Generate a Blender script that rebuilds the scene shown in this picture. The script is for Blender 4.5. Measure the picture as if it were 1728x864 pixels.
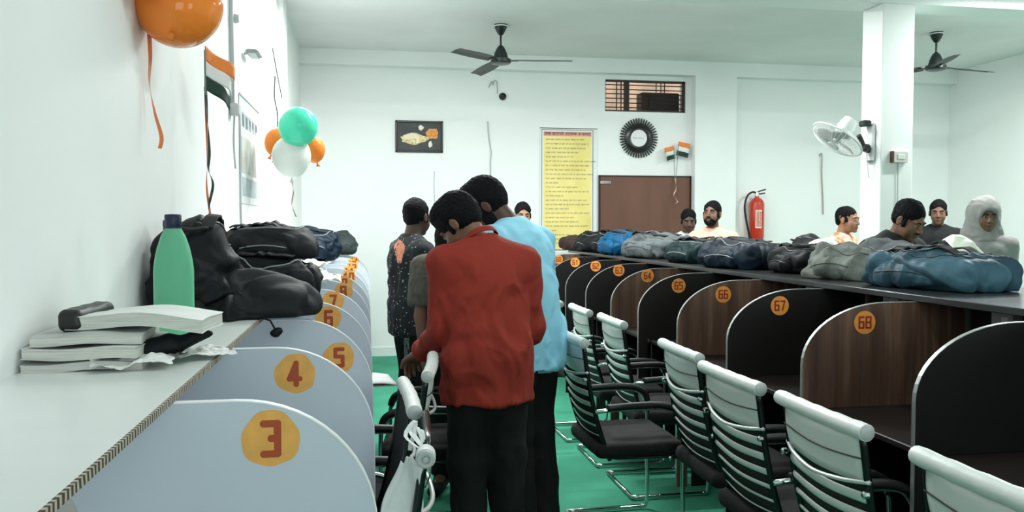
import bpy, math, random
import numpy as np
from mathutils import Vector, Matrix, noise as mnoise
from mathutils.bvhtree import BVHTree

for o in list(bpy.data.objects): bpy.data.objects.remove(o)
S = bpy.context.scene
COL = S.collection
PI = math.pi

# ------------------------------------------------------------------ camera
cam_d = bpy.data.cameras.new('camera'); cam = bpy.data.objects.new('camera', cam_d); COL.objects.link(cam)
cam_d.sensor_width = 36.0; cam_d.lens = 1400 / 1728 * 36.0; cam_d.clip_start = 0.05; cam_d.clip_end = 100
cam.location = (0, 0, 1.5)
cam.rotation_euler = (PI/2 - 0.0385, 0, -0.1725)
S.camera = cam

# ------------------------------------------------------------------ view, world, large lights
S.view_settings.view_transform = 'Standard'; S.view_settings.look = 'None'
S.view_settings.gamma = 1; S.view_settings.use_curve_mapping = False
S.view_settings.exposure = 0.36
W = bpy.data.worlds.new('world'); S.world = W; W.use_nodes = True
W.node_tree.nodes['Background'].inputs[0].default_value = (0.86, 0.95, 1.0, 1)
W.node_tree.nodes['Background'].inputs[1].default_value = 1.6

def area(name, loc, rot, sx, sy, power, col=(1, 1, 1), spread=PI):
    l = bpy.data.lights.new(name, 'AREA'); l.shape = 'RECTANGLE'; l.size = sx; l.size_y = sy
    l.energy = power; l.color = col; l.spread = spread
    o = bpy.data.objects.new(name, l); o.location = loc; o.rotation_euler = rot; COL.objects.link(o); return o
FILL_TINT = (0.90, 1.0, 0.97)
# added fill lights at the invented openings in the wall behind the photographer
area('added_rear_fill', (1.2, -2.3, 1.9), (-PI/2, 0, PI), 2.2, 1.5, 20, FILL_TINT)
area('added_rear_fill', (5.2, -2.3, 1.9), (-PI/2, 0, PI), 2.2, 1.5, 22, FILL_TINT)

# ------------------------------------------------------------------ materials
MATS = {}
def mat(name, col, rough=0.6, metal=0.0, var=0.0, vscale=6.0, bump=0.0, bscale=60.0, trans=0.0, ior=1.45,
        emis=None, estr=0.0, spec=0.5, alpha=1.0, stretch=(1, 1, 1), col2=None, coat=0.0, sub=0.0):
    if name in MATS: return MATS[name]
    m = bpy.data.materials.new(name); m.use_nodes = True; nt = m.node_tree; b = nt.nodes['Principled BSDF']
    c = (*col, 1)
    b.inputs['Base Color'].default_value = c; b.inputs['Roughness'].default_value = rough
    b.inputs['Metallic'].default_value = metal; b.inputs['Transmission Weight'].default_value = trans
    b.inputs['IOR'].default_value = ior; b.inputs['Specular IOR Level'].default_value = spec
    b.inputs['Alpha'].default_value = alpha; b.inputs['Coat Weight'].default_value = coat
    if sub: b.inputs['Subsurface Weight'].default_value = sub; b.inputs['Subsurface Scale'].default_value = 0.02
    if emis: b.inputs['Emission Color'].default_value = (*emis, 1); b.inputs['Emission Strength'].default_value = estr
    if var or bump or col2:
        tc = nt.nodes.new('ShaderNodeTexCoord'); mp = nt.nodes.new('ShaderNodeMapping'); mp.inputs['Scale'].default_value = stretch
        nt.links.new(tc.outputs['Object'], mp.inputs['Vector'])
    if var or col2:
        n = nt.nodes.new('ShaderNodeTexNoise'); n.inputs['Scale'].default_value = vscale; n.inputs['Detail'].default_value = 5
        nt.links.new(mp.outputs[0], n.inputs['Vector'])
        r = nt.nodes.new('ShaderNodeValToRGB'); r.color_ramp.elements[0].position = 0.3; r.color_ramp.elements[1].position = 0.7
        a = [max(0, x*(1-var)) for x in col]; d = [min(1, x*(1+var)) for x in (col2 or col)]
        r.color_ramp.elements[0].color = (*a, 1); r.color_ramp.elements[1].color = (*d, 1)
        nt.links.new(n.outputs[0], r.inputs[0]); nt.links.new(r.outputs[0], b.inputs['Base Color'])
    if bump:
        n2 = nt.nodes.new('ShaderNodeTexNoise'); n2.inputs['Scale'].default_value = bscale; n2.inputs['Detail'].default_value = 4
        nt.links.new(mp.outputs[0], n2.inputs['Vector'])
        bp = nt.nodes.new('ShaderNodeBump'); bp.inputs['Strength'].default_value = bump; bp.inputs['Distance'].default_value = 0.01
        nt.links.new(n2.outputs[0], bp.inputs['Height']); nt.links.new(bp.outputs[0], b.inputs['Normal'])
    MATS[name] = m; return m

WALL = mat('wall_paint', (0.88, 0.90, 0.89), 0.75, var=0.02, vscale=1.5, bump=0.05, bscale=25)
CEIL = mat('ceiling_paint', (0.82, 0.81, 0.81), 0.85, var=0.05, vscale=1.2, bump=0.1, bscale=12)
TRIMW = mat('white_trim', (0.80, 0.84, 0.83), 0.5)
LAM_W = mat('white_laminate', (0.74, 0.77, 0.76), 0.28, var=0.05, vscale=2.5, spec=0.5)
PANEL_W = mat('pale_blue_grey_laminate', (0.58, 0.64, 0.72), 0.45, var=0.03, vscale=2)
EDGE_W = mat('white_edge_band', (0.88, 0.90, 0.90), 0.3)
DARKLAM = mat('near_black_laminate', (0.006, 0.0055, 0.0055), 0.5, var=0.3, vscale=3)
TOPDARK = mat('dark_shelf_laminate', (0.030, 0.032, 0.032), 0.22, var=0.25, vscale=4)
SILVER = mat('silver_edge_band', (0.50, 0.51, 0.50), 0.35, metal=0.7)
CHROME = mat('chrome', (0.72, 0.76, 0.76), 0.12, metal=1.0)
DKCHROME = mat('dark_chrome_tube', (0.035, 0.045, 0.045), 0.22, metal=0.8)
BLKPL = mat('black_plastic', (0.005, 0.006, 0.006), 0.42)
BLKFAB = mat('black_fabric', (0.004, 0.0045, 0.0045), 0.85, bump=0.2, bscale=220)
WHITEPL = mat('white_vinyl', (0.76, 0.80, 0.78), 0.35, bump=0.15, bscale=30)
GLASSW = mat('white_plastic', (0.80, 0.82, 0.81), 0.35)
PAPER = mat('paper', (0.80, 0.82, 0.80), 0.7, var=0.05, vscale=9)
PAGES = mat('page_edges', (0.62, 0.63, 0.58), 0.8, var=0.18, vscale=6, stretch=(2, 2, 90))
SKIN = mat('brown_skin', (0.180, 0.088, 0.054), 0.5, var=0.10, vscale=18, sub=0.05)
SKIN_D = mat('deep_brown_skin', (0.085, 0.042, 0.029), 0.5, var=0.10, vscale=18, sub=0.05)
SKIN_L = mat('light_brown_skin', (0.36, 0.185, 0.115), 0.5, var=0.08, vscale=18, sub=0.05)
HAIR = mat('black_hair', (0.005, 0.005, 0.006), 0.75, spec=.15, bump=0.35, bscale=160, stretch=(1, 1, 0.4))
EYEW = mat('eye_white', (0.30, 0.28, 0.27), 0.4)
IRIS = mat('iris', (0.01, 0.006, 0.004), 0.2)

def wood_mat():
    m = bpy.data.materials.new('walnut_laminate'); m.use_nodes = True; nt = m.node_tree; b = nt.nodes['Principled BSDF']
    tc = nt.nodes.new('ShaderNodeTexCoord'); mp = nt.nodes.new('ShaderNodeMapping'); mp.inputs['Scale'].default_value = (7, 7, 0.35)
    n = nt.nodes.new('ShaderNodeTexNoise'); n.inputs['Scale'].default_value = 2.2; n.inputs['Detail'].default_value = 7; n.inputs['Roughness'].default_value = 0.62
    r = nt.nodes.new('ShaderNodeValToRGB')
    e = r.color_ramp.elements; e[0].position = 0.30; e[0].color = (0.055, 0.031, 0.023, 1); e[1].position = 0.70; e[1].color = (0.36, 0.205, 0.135, 1)
    k = r.color_ramp.elements.new(0.52); k.color = (0.145, 0.080, 0.056, 1)
    nt.links.new(tc.outputs['Object'], mp.inputs[0]); nt.links.new(mp.outputs[0], n.inputs['Vector'])
    nt.links.new(n.outputs[0], r.inputs[0]); nt.links.new(r.outputs[0], b.inputs['Base Color']); b.inputs['Roughness'].default_value = 0.38
    return m
WOOD = wood_mat()

def carpet_mat():
    m = bpy.data.materials.new('green_carpet'); m.use_nodes = True; nt = m.node_tree; b = nt.nodes['Principled BSDF']
    tc = nt.nodes.new('ShaderNodeTexCoord')
    n = nt.nodes.new('ShaderNodeTexNoise'); n.inputs['Scale'].default_value = 3; n.inputs['Detail'].default_value = 6
    r = nt.nodes.new('ShaderNodeValToRGB'); r.color_ramp.elements[0].position = .3; r.color_ramp.elements[1].position = .7
    r.color_ramp.elements[0].color = (0.032, 0.245, 0.145, 1); r.color_ramp.elements[1].color = (0.048, 0.32, 0.20, 1)
    n2 = nt.nodes.new('ShaderNodeTexNoise'); n2.inputs['Scale'].default_value = 500
    bp = nt.nodes.new('ShaderNodeBump'); bp.inputs['Strength'].default_value = .4; bp.inputs['Distance'].default_value = .004
    nt.links.new(tc.outputs['Object'], n.inputs['Vector']); nt.links.new(tc.outputs['Object'], n2.inputs['Vector'])
    nt.links.new(n.outputs[0], r.inputs[0]); nt.links.new(r.outputs[0], b.inputs['Base Color'])
    nt.links.new(n2.outputs[0], bp.inputs['Height']); nt.links.new(bp.outputs[0], b.inputs['Normal']); b.inputs['Roughness'].default_value = .95
    return m
CARPET = carpet_mat()

def corrugated_mat():
    m = bpy.data.materials.new('chipped_board_edge'); m.use_nodes = True; nt = m.node_tree; b = nt.nodes['Principled BSDF']
    tc = nt.nodes.new('ShaderNodeTexCoord'); wv = nt.nodes.new('ShaderNodeTexWave'); wv.bands_direction = 'Y'
    wv.inputs['Scale'].default_value = 22; wv.inputs['Distortion'].default_value = 3; wv.inputs['Detail'].default_value = 3
    r = nt.nodes.new('ShaderNodeValToRGB'); r.color_ramp.elements[0].color = (0.05, 0.035, 0.02, 1); r.color_ramp.elements[1].color = (0.5, 0.45, 0.36, 1)
    r.color_ramp.elements[0].position = .35; r.color_ramp.elements[1].position = .75
    nt.links.new(tc.outputs['Object'], wv.inputs['Vector']); nt.links.new(wv.outputs[0], r.inputs[0]); nt.links.new(r.outputs[0], b.inputs['Base Color'])
    b.inputs['Roughness'].default_value = .8
    return m
CORR = corrugated_mat()

# ------------------------------------------------------------------ mesh helpers
def link(o, parent=None):
    COL.objects.link(o)
    if parent is not None: o.parent = parent
    return o
def mesh_obj(name, V, F, m, parent=None, smooth=False, mats=None, fm=None):
    me = bpy.data.meshes.new(name)
    me.from_pydata([tuple(v) for v in V], [], [tuple(f) for f in F])
    for mm in (mats or [m]): me.materials.append(mm)
    if fm is not None: me.polygons.foreach_set('material_index', fm)
    if smooth: me.polygons.foreach_set('use_smooth', [True]*len(me.polygons))
    me.update()
    return link(bpy.data.objects.new(name, me), parent)
def tag(o, label=None, cat=None, group=None, kind=None):
    if label: o['label'] = label
    if cat: o['category'] = cat
    if group: o['group'] = group
    if kind: o['kind'] = kind
    return o
def empty(name, loc, rz=0.0, label=None, cat=None, group=None, rot=None):
    o = bpy.data.objects.new(name, None); o.empty_display_size = .1; o.location = loc
    o.rotation_euler = rot if rot else (0, 0, rz); COL.objects.link(o); return tag(o, label, cat, group)

class MB:
    """collects shapes of one part"""
    def __init__(s): s.V = []; s.F = []; s.M = []; s.mi = 0
    def add(s, V, F):
        n = len(s.V); s.V += [tuple(v) for v in V]; s.F += [tuple(i+n for i in f) for f in F]; s.M += [s.mi]*len(F); return s
    def box(s, a, b, c=0.0, M=None):
        x0, y0, z0 = a; x1, y1, z1 = b
        if c <= 0:
            V = [(x0,y0,z0),(x1,y0,z0),(x1,y1,z0),(x0,y1,z0),(x0,y0,z1),(x1,y0,z1),(x1,y1,z1),(x0,y1,z1)]
            F = [(3,2,1,0),(4,5,6,7),(0,1,5,4),(1,2,6,5),(2,3,7,6),(3,0,4,7)]
        else:
            V = []; F = []
            sg = [(-1,-1),(1,-1),(1,1),(-1,1)]
            cx, cy = (x0+x1)/2, (y0+y1)/2; hx, hy = (x1-x0)/2, (y1-y0)/2
            def ring(ix, z):
                r = []
                for sx, sy in sg:
                    A = (cx+sx*(hx-ix), cy+sy*(hy-ix-c)); B = (cx+sx*(hx-ix-c), cy+sy*(hy-ix))
                    if sx*sy > 0: r += [A, B]
                    else: r += [B, A]
                return [(p[0], p[1], z) for p in r]
            rs = [ring(c, z0), ring(0, z0+c), ring(0, z1-c), ring(c, z1)]
            for r in rs: V += r
            for k in range(3):
                for i in range(8):
                    j = (i+1) % 8; F.append((k*8+i, k*8+j, (k+1)*8+j, (k+1)*8+i))
            F.append(tuple(reversed(range(8)))); F.append(tuple(range(24, 32)))
        if M is not None: V = [M @ Vector(v) for v in V]
        return s.add(V, F)
    def tube(s, pts, r, n=10, cap=True, closed=False, rx=None):
        pts = [Vector(p) for p in pts]; N = len(pts)
        rs = r if isinstance(r, (list, tuple)) else [r]*N
        V = []; F = []; up = None
        for i, p in enumerate(pts):
            if closed: t = pts[(i+1) % N] - pts[i-1]
            else: t = pts[min(i+1, N-1)] - pts[max(i-1, 0)]
            if t.length < 1e-9: t = Vector((0, 0, 1))
            t.normalize()
            if up is None:
                up = Vector((0, 0, 1)) if abs(t.z) < .9 else Vector((1, 0, 0))
            a = t.cross(up)
            if a.length < 1e-6: a = t.cross(Vector((0, 1, 0)))
            a.normalize(); b = a.cross(t).normalized(); up = b
            for k in range(n):
                th = 2*PI*k/n
                V.append(p + a*math.cos(th)*rs[i]*(rx or 1) + b*math.sin(th)*rs[i])
        m = N if closed else N-1
        for i in range(m):
            for k in range(n):
                j = (i+1) % N; l = (k+1) % n
                F.append((i*n+k, j*n+k, j*n+l, i*n+l))
        if cap and not closed:
            F.append(tuple(range(n))); F.append(tuple(reversed(range((N-1)*n, N*n))))
        return s.add(V, F)
    def lathe(s, prof, n=24, M=None, cap=True):
        """prof: (r, z) pairs"""
        V = []; F = []
        for r, z in prof:
            for k in range(n):
                th = 2*PI*k/n; V.append(Vector((r*math.cos(th), r*math.sin(th), z)))
        for i in range(len(prof)-1):
            for k in range(n):
                l = (k+1) % n; F.append((i*n+k, i*n+l, (i+1)*n+l, (i+1)*n+k))
        if cap:
            F.append(tuple(reversed(range(n)))); F.append(tuple(range((len(prof)-1)*n, len(prof)*n)))
        if M is not None: V = [M @ v for v in V]
        return s.add(V, F)
    def prism(s, poly, d, M=None):
        """polygon in the local XZ plane, extruded along +Y by d"""
        n = len(poly); V = [Vector((x, 0, z)) for x, z in poly] + [Vector((x, d, z)) for x, z in poly]
        F = [tuple(range(n)), tuple(reversed(range(n, 2*n)))]
        for i in range(n):
            j = (i+1) % n; F.append((j, i, n+i, n+j))
        if M is not None: V = [M @ v for v in V]
        return s.add(V, F)
    def ribbon(s, pts, wv, w, t=0.002):
        """flat strap: centre line pts, width vectors wv"""
        pts = [Vector(p) for p in pts]; n = len(pts); V = []; F = []
        for i, p in enumerate(pts):
            u = Vector(wv[i] if isinstance(wv, list) else wv).normalized()
            tt = (pts[min(i+1, n-1)] - pts[max(i-1, 0)]).normalized(); nn = u.cross(tt)
            nn = nn.normalized() if nn.length > 1e-6 else Vector((0, 0, 1))
            for a, b in ((-1, -1), (1, -1), (1, 1), (-1, 1)): V.append(p + u*a*w/2 + nn*b*t/2)
        for i in range(n-1):
            for k in range(4):
                l = (k+1) % 4; F.append((i*4+k, i*4+l, (i+1)*4+l, (i+1)*4+k))
        F.append((3, 2, 1, 0)); F.append(tuple((n-1)*4+k for k in range(4)))
        return s.add(V, F)
    def grid(s, fn, nu, nv, t=0.0):
        V = [Vector(fn(i/nu, j/nv)) for i in range(nu+1) for j in range(nv+1)]
        F = [(i*(nv+1)+j, (i+1)*(nv+1)+j, (i+1)*(nv+1)+j+1, i*(nv+1)+j+1) for i in range(nu) for j in range(nv)]
        return s.add(V, F)
    def build(s, name, m, parent=None, smooth=False, bevel=0.0, solid=0.0, mats=None, auto=False, sub=0):
        o = mesh_obj(name, s.V, s.F, m, parent, smooth or auto, mats, s.M if mats else None)
        if auto:
            try: o.data.set_sharp_from_angle(angle=math.radians(38))
            except Exception: pass
        if solid: md = o.modifiers.new('s', 'SOLIDIFY'); md.thickness = solid
        if bevel: md = o.modifiers.new('b', 'BEVEL'); md.width = bevel; md.segments = 2; md.limit_method = 'ANGLE'
        if sub: md = o.modifiers.new('u', 'SUBSURF'); md.levels = sub; md.render_levels = sub
        return o

def smooth_path(pts, n=6, closed=False):
    P = [Vector(p) for p in pts]; out = []; N = len(P)
    rng = range(N if closed else N-1)
    for i in rng:
        if closed: p0, p1, p2, p3 = P[i-1], P[i], P[(i+1) % N], P[(i+2) % N]
        else: p0, p1, p2, p3 = P[max(i-1, 0)], P[i], P[i+1], P[min(i+2, N-1)]
        for k in range(n):
            t = k/n
            out.append(0.5*((2*p1) + (-p0+p2)*t + (2*p0-5*p1+4*p2-p3)*t*t + (-p0+3*p1-3*p2+p3)*t**3))
    if not closed: out.append(P[-1])
    return out

DIG = {'0': [[(0,0),(1,0),(1,1.7),(0,1.7),(0,0)]], '1': [[(.25,1.35),(.62,1.7),(.62,0)]], '2': [[(0,1.7),(1,1.7),(1,.95),(0,.62),(0,0),(1,0)]],
 '3': [[(0,1.7),(1,1.7),(1,0),(0,0)],[(.55,.87),(1,.87)]], '4': [[(.72,0),(.72,1.7),(0,.45),(1.1,.45)]], '5': [[(1,1.7),(0,1.7),(0,.95),(1,.95),(1,0),(0,0)]],
 '6': [[(1,1.7),(0,1.7),(0,0),(1,0),(1,.92),(0,.92)]], '7': [[(0,1.7),(1,1.7),(.42,0)]], '8': [[(0,0),(1,0),(1,1.7),(0,1.7),(0,0)],[(0,.87),(1,.87)]], '9': [[(0,0),(1,0),(1,1.7),(0,1.7),(0,.85),(1,.85)]]}
def digits(txt, height, m, parent, cx, cz, y, sw=.34, name='numeral'):
    """square block numerals printed on a sticker facing -Y, one mesh per number"""
    s = height/(1.7+sw); XF = .74; adv = (XF+sw+.16)*s; mb = MB(); x0 = cx-adv*len(txt)/2+(.08+sw/2)*s; k = 0
    for ci, ch in enumerate(txt):
        ox = x0+ci*adv-(.08*s if ch == '4' else 0); oz = cz-1.7*s/2
        for line in DIG[ch]:
            for a, b in zip(line[:-1], line[1:]):
                ax_, az, bx, bz = ox+a[0]*s*XF, oz+a[1]*s, ox+b[0]*s*XF, oz+b[1]*s; L_ = math.hypot(bx-ax_, bz-az); ux, uz = (bx-ax_)/L_, (bz-az)/L_; h = sw*s/2; c = h*.6
                P = []
                for u, v in ((-h, -h+c), (-h+c, -h), (L_+h-c, -h), (L_+h, -h+c), (L_+h, h-c), (L_+h-c, h), (-h+c, h), (-h, h-c)):
                    P.append((ax_+ux*u-uz*v, az+uz*u+ux*v))
                mb.prism(P, .0005, Matrix.Translation((0, y-.00003*(k % 7), 0))); k += 1
    return mb.build(name, m, parent)
FACE_CAM = Matrix.Rotation(PI/2, 4, 'X')     # text lying in XY -> upright, read from -Y

# ------------------------------------------------------------------ distance-field modelling (bodies, cloth, bags)
class SDF:
    def __init__(s, lo, hi, h):
        s.lo = np.array(lo, float); s.h = h
        n = np.ceil((np.array(hi, float)-s.lo)/h).astype(int)+1
        s.D = np.full(n, 0.15, np.float32)
    def _sub(s, lo, hi):
        i0 = np.maximum(np.floor((lo-s.lo)/s.h).astype(int), 0); i1 = np.minimum(np.ceil((hi-s.lo)/s.h).astype(int)+1, s.D.shape)
        if (i1 <= i0).any(): return None
        ax = [s.lo[k]+s.h*np.arange(i0[k], i1[k]) for k in range(3)]
        P = np.stack(np.meshgrid(*ax, indexing='ij'), -1).astype(np.float32)
        return tuple(slice(i0[k], i1[k]) for k in range(3)), P
    def _mix(s, sl, d, k, op):
        a = s.D[sl]
        if op == 'u':
            h = np.maximum(k-np.abs(a-d), 0)/max(k, 1e-6); s.D[sl] = np.minimum(a, d)-h*h*k*.25
        else:
            d = -d; h = np.maximum(k-np.abs(a-d), 0)/max(k, 1e-6); s.D[sl] = np.maximum(a, d)+h*h*k*.25
    def cone(s, a, b, ra, rb, k=.02, sq=None, op='u', clip=None):
        a = np.array(a, float); b = np.array(b, float); R = max(ra, rb)+k+.02
        r = s._sub(np.minimum(a, b)-R, np.maximum(a, b)+R)
        if r is None: return s
        sl, P = r; q = P-a.astype(np.float32); ab = b-a
        if sq is not None:
            n = np.array(sq[0], float); n /= np.linalg.norm(n); f = sq[1]
            q = q+((q@n)*(1/f-1))[..., None]*n; ab = ab+(ab@n)*(1/f-1)*n
        L = max(ab@ab, 1e-9); t = np.clip((q@ab)/L, 0, 1)
        d = np.linalg.norm(q-t[..., None]*ab, axis=-1)-(ra+(rb-ra)*t)
        if clip is not None:
            for cp, cn in clip: d = np.maximum(d, (P-np.array(cp, float))@np.array(cn, float))
        s._mix(sl, d, k, op); return s
    def ell(s, c, r, R=None, k=.015, op='u'):
        c = np.array(c, float); r = np.array(r, float); m = r.max()+k+.02
        g = s._sub(c-m, c+m)
        if g is None: return s
        sl, P = g; q = P-c
        if R is not None: q = q@np.array(R)
        k0 = np.linalg.norm(q/r, axis=-1); k1 = np.linalg.norm(q/(r*r), axis=-1)+1e-9
        s._mix(sl, k0*(k0-1)/k1, k, op); return s
    def rbox(s, c, hs, rad, R=None, k=.015, op='u'):
        c = np.array(c, float); hs = np.array(hs, float)
        m = np.linalg.norm(hs)+k+.02
        g = s._sub(c-m, c+m)
        if g is None: return s
        sl, P = g; q = P-c
        if R is not None: q = q@np.array(R)
        q = np.abs(q)-(hs-rad)
        d = np.linalg.norm(np.maximum(q, 0), axis=-1)+np.minimum(q.max(-1), 0)-rad
        s._mix(sl, d, k, op); return s
    def cut(s, p, n, k=.002):
        """remove everything on the +n side of the plane"""
        g = s._sub(s.lo-1, s.lo+s.h*np.array(s.D.shape)+1); sl, P = g
        d = (P-np.array(p, float))@(np.array(n, float)/np.linalg.norm(n))
        s.D = np.maximum(s.D, d).astype(np.float32); return s
    def mesh(s, name, m, parent=None, disp=None, smooth=True, relax=0):
        D = s.D; D = np.pad(D, 1, constant_values=.1); lo = s.lo-s.h
        N = np.array(D.shape); Sg = D < 0
        n0, n1, n2 = N-1
        al = np.ones((n0, n1, n2), bool); an = np.zeros((n0, n1, n2), bool)
        for i in (0, 1):
            for j in (0, 1):
                for k in (0, 1):
                    c = Sg[i:n0+i, j:n1+j, k:n2+k]; al &= c; an |= c
        I = np.argwhere(an & ~al)
        if len(I) == 0: raise ValueError('empty field '+name)
        ids = np.full((n0, n1, n2), -1, np.int64); ids[I[:, 0], I[:, 1], I[:, 2]] = np.arange(len(I))
        acc = np.zeros((len(I), 3)); cnt = np.zeros(len(I))
        cs = [(0,0,0),(1,0,0),(0,1,0),(1,1,0),(0,0,1),(1,0,1),(0,1,1),(1,1,1)]
        ed = [(0,1),(2,3),(4,5),(6,7),(0,2),(1,3),(4,6),(5,7),(0,4),(1,5),(2,6),(3,7)]
        dv = [D[I[:, 0]+c[0], I[:, 1]+c[1], I[:, 2]+c[2]] for c in cs]
        for a, b in ed:
            da, db = dv[a], dv[b]; w = (da < 0) != (db < 0)
            t = np.where(w, da/np.where(da == db, 1, da-db), 0)[:, None]
            p = np.array(cs[a])+t*(np.array(cs[b])-np.array(cs[a]))
            acc += p*w[:, None]; cnt += w
        V = (I+acc/cnt[:, None])*s.h+lo
        Fs = []
        for ax in range(3):
            b, c = (ax+1) % 3, (ax+2) % 3
            s0 = [slice(1, -1)]*3; s1 = [slice(1, -1)]*3; s0[ax] = slice(0, -1); s1[ax] = slice(1, None)
            A = Sg[tuple(s0)]; B = Sg[tuple(s1)]; E = np.argwhere(A != B); inside = A[E[:, 0], E[:, 1], E[:, 2]]
            off = np.ones(3, int); off[ax] = 0; E = E+off
            eb = np.zeros(3, int); eb[b] = 1; ec = np.zeros(3, int); ec[c] = 1
            g = lambda q: ids[q[:, 0], q[:, 1], q[:, 2]]
            Q = np.stack([g(E-eb-ec), g(E-ec), g(E), g(E-eb)], 1)
            Q[~inside] = Q[~inside][:, ::-1]; Fs.append(Q)
        Fq = np.concatenate(Fs); Fq = Fq[(Fq >= 0).all(1)]
        for _ in range(relax):
            A2 = np.zeros_like(V); c2 = np.zeros(len(V))
            for a, b in ((0, 1), (1, 2), (2, 3), (3, 0)):
                np.add.at(A2, Fq[:, a], V[Fq[:, b]]); np.add.at(c2, Fq[:, a], 1)
            V = V*.5+.5*A2/np.maximum(c2, 1)[:, None]
        if disp is not None:
            nr = np.cross(V[Fq[:, 2]]-V[Fq[:, 0]], V[Fq[:, 3]]-V[Fq[:, 1]]); vn = np.zeros_like(V)
            for k in range(4): np.add.at(vn, Fq[:, k], nr)
            vn /= np.linalg.norm(vn, axis=1)[:, None]+1e-9
            V = V+vn*disp(V)[:, None]
        me = bpy.data.meshes.new(name)
        me.vertices.add(len(V)); me.vertices.foreach_set('co', V.astype(np.float32).ravel())
        me.loops.add(Fq.size); me.loops.foreach_set('vertex_index', Fq.astype(np.int32).ravel())
        me.polygons.add(len(Fq)); me.polygons.foreach_set('loop_start', np.arange(0, Fq.size, 4, dtype=np.int32))
        me.polygons.foreach_set('loop_total', np.full(len(Fq), 4, np.int32))
        me.update(calc_edges=True); me.validate()
        me.polygons.foreach_set('use_smooth', [smooth]*len(me.polygons)); me.materials.append(m)
        return link(bpy.data.objects.new(name, me), parent)

def vnoise(P, seed=0):
    """vectorised value noise in [-1, 1]"""
    P = np.asarray(P, float)+seed*17.31; i = np.floor(P).astype(np.int64); f = P-i; f = f*f*(3-2*f)
    def hsh(a):
        n = (a[:, 0]*374761393+a[:, 1]*668265263+a[:, 2]*2147483647+seed*1274126177) & 0xffffffff
        n = ((n ^ (n >> 13))*1274126177) & 0xffffffff
        return ((n ^ (n >> 16)) & 0xffff)/32767.5-1
    r = 0
    for dx in (0, 1):
        for dy in (0, 1):
            for dz in (0, 1):
                w = (f[:, 0] if dx else 1-f[:, 0])*(f[:, 1] if dy else 1-f[:, 1])*(f[:, 2] if dz else 1-f[:, 2])
                r = r+w*hsh(i+np.array([dx, dy, dz]))
    return r
def folds(amp, sc, seed, stretch=(1, 1, 1), fine=.35):
    st = np.array(stretch, float)
    def f(V):
        Q = V*sc*st; Q = Q+.6*np.stack([vnoise(Q*.7, seed+5), vnoise(Q*.7, seed+6), vnoise(Q*.7, seed+7)], 1)
        r = 1-2*np.abs(vnoise(Q, seed)); return amp*(r*.6+fine*vnoise(Q*2.3, seed+1)+.15*vnoise(Q*5, seed+2))
    return f

exec_order = 'setting, furniture, people, bags, wall things, small things'

# ================================================================== THE SETTING
XL, XR, YB, YR, ZC = -0.72, 7.30, 9.50, -2.60, 3.42
def struct(name, mb, m, **kw): return tag(mb.build(name, m, **kw), kind='structure')
struct('floor', MB().box((XL-.2, YR-.2, -.1), (XR+.2, YB+.2, 0)), CARPET)
struct('ceiling', MB().box((XL-.2, YR-.2, ZC), (XR+.2, YB+.2, ZC+.15)), CEIL)
struct('wall_left', MB().box((XL-.2, YR-.2, 0), (XL, YB+.2, ZC)), WALL)
struct('wall_right', MB().box((XR, YR-.2, 0), (XR+.2, YB+.2, ZC)), WALL)
# back wall with its ventilator opening
VX0, VX1, VZ0, VZ1 = 2.77, 3.77, 2.83, 3.205
b = MB(); b.box((XL, YB, 0), (VX0, YB+.2, ZC)); b.box((VX1, YB, 0), (XR, YB+.2, ZC))
b.box((VX0, YB, 0), (VX1, YB+.2, VZ0)); b.box((VX0, YB, VZ1), (VX1, YB+.2, ZC)); struct('wall_back', b, WALL)
# rear wall (behind the photographer) with two openings added to let light in
b = MB(); b.box((XL, YR-.2, 0), (XR, YR, 1.1)); b.box((XL, YR-.2, 2.7), (XR, YR, ZC))
for x0, x1 in ((XL, .1), (2.3, 4.1), (6.3, XR)): b.box((x0, YR-.2, 1.1), (x1, YR, 2.7))
struct('wall_rear', b, WALL)
# beams and wall columns
struct('trim_back_beam', MB().box((XL, 9.36, 3.255), (XR, YB, ZC)), WALL)
struct('trim_cross_beam', MB().box((XL, 6.10, 3.27), (XR, 6.38, ZC)), WALL)
struct('trim_wall_column', MB().box((3.835, 9.36, 0), (4.355, YB, 3.255)), WALL)
struct('trim_pillar', MB().box((4.078, 6.10, 0), (4.362, 6.38, 3.27), .006), WALL)
struct('trim_left_column', MB().box((XL, 7.25, 0), (XL+.035, 7.6, 3.42)), WALL)
struct('baseboard_back', MB().box((XL, YB-.012, 0), (2.66, YB, .1)), TRIMW)

# ventilator window
wf = tag(MB().box((VX0, 9.53, VZ0), (VX1, 9.565, VZ0+.022)).box((VX0, 9.53, VZ1-.022), (VX1, 9.565, VZ1)).box((VX0, 9.53, VZ0), (VX0+.016, 9.565, VZ1))
         .box((VX1-.03, 9.53, VZ0), (VX1, 9.565, VZ1)).build('window_1', mat('window_frame_brown', (.05, .028, .022), .5)), kind='structure')
BLKM = mat('black_iron', (.02, .016, .015), .55)
MB().box((VX0+.245, 9.52, VZ0+.01), (VX0+.30, 9.57, VZ1-.01)).build('window_mullion', BLKM, wf)
g = MB()
for k in range(6): g.tube([(VX0+.01, 9.55, VZ0+.055+k*.053), (VX1-.02, 9.55, VZ0+.055+k*.053)], .0065, 6)
for x in (.15, .205): g.tube([(VX0+x, 9.54, VZ0), (VX0+x, 9.54, VZ1)], .007, 6)
for x in (.64, .70, .745): g.tube([(VX0+x, 9.54, VZ0+.24), (VX0+x, 9.54, VZ1)], .006, 6)
g.build('window_grille', BLKM, wf)
struct('wall_outside', MB().box((1.5, 10.6, 0), (5.2, 10.75, 5.5)), mat('tan_outside_plaster', (.62, .43, .30), .9, var=.25, vscale=5))
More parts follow.
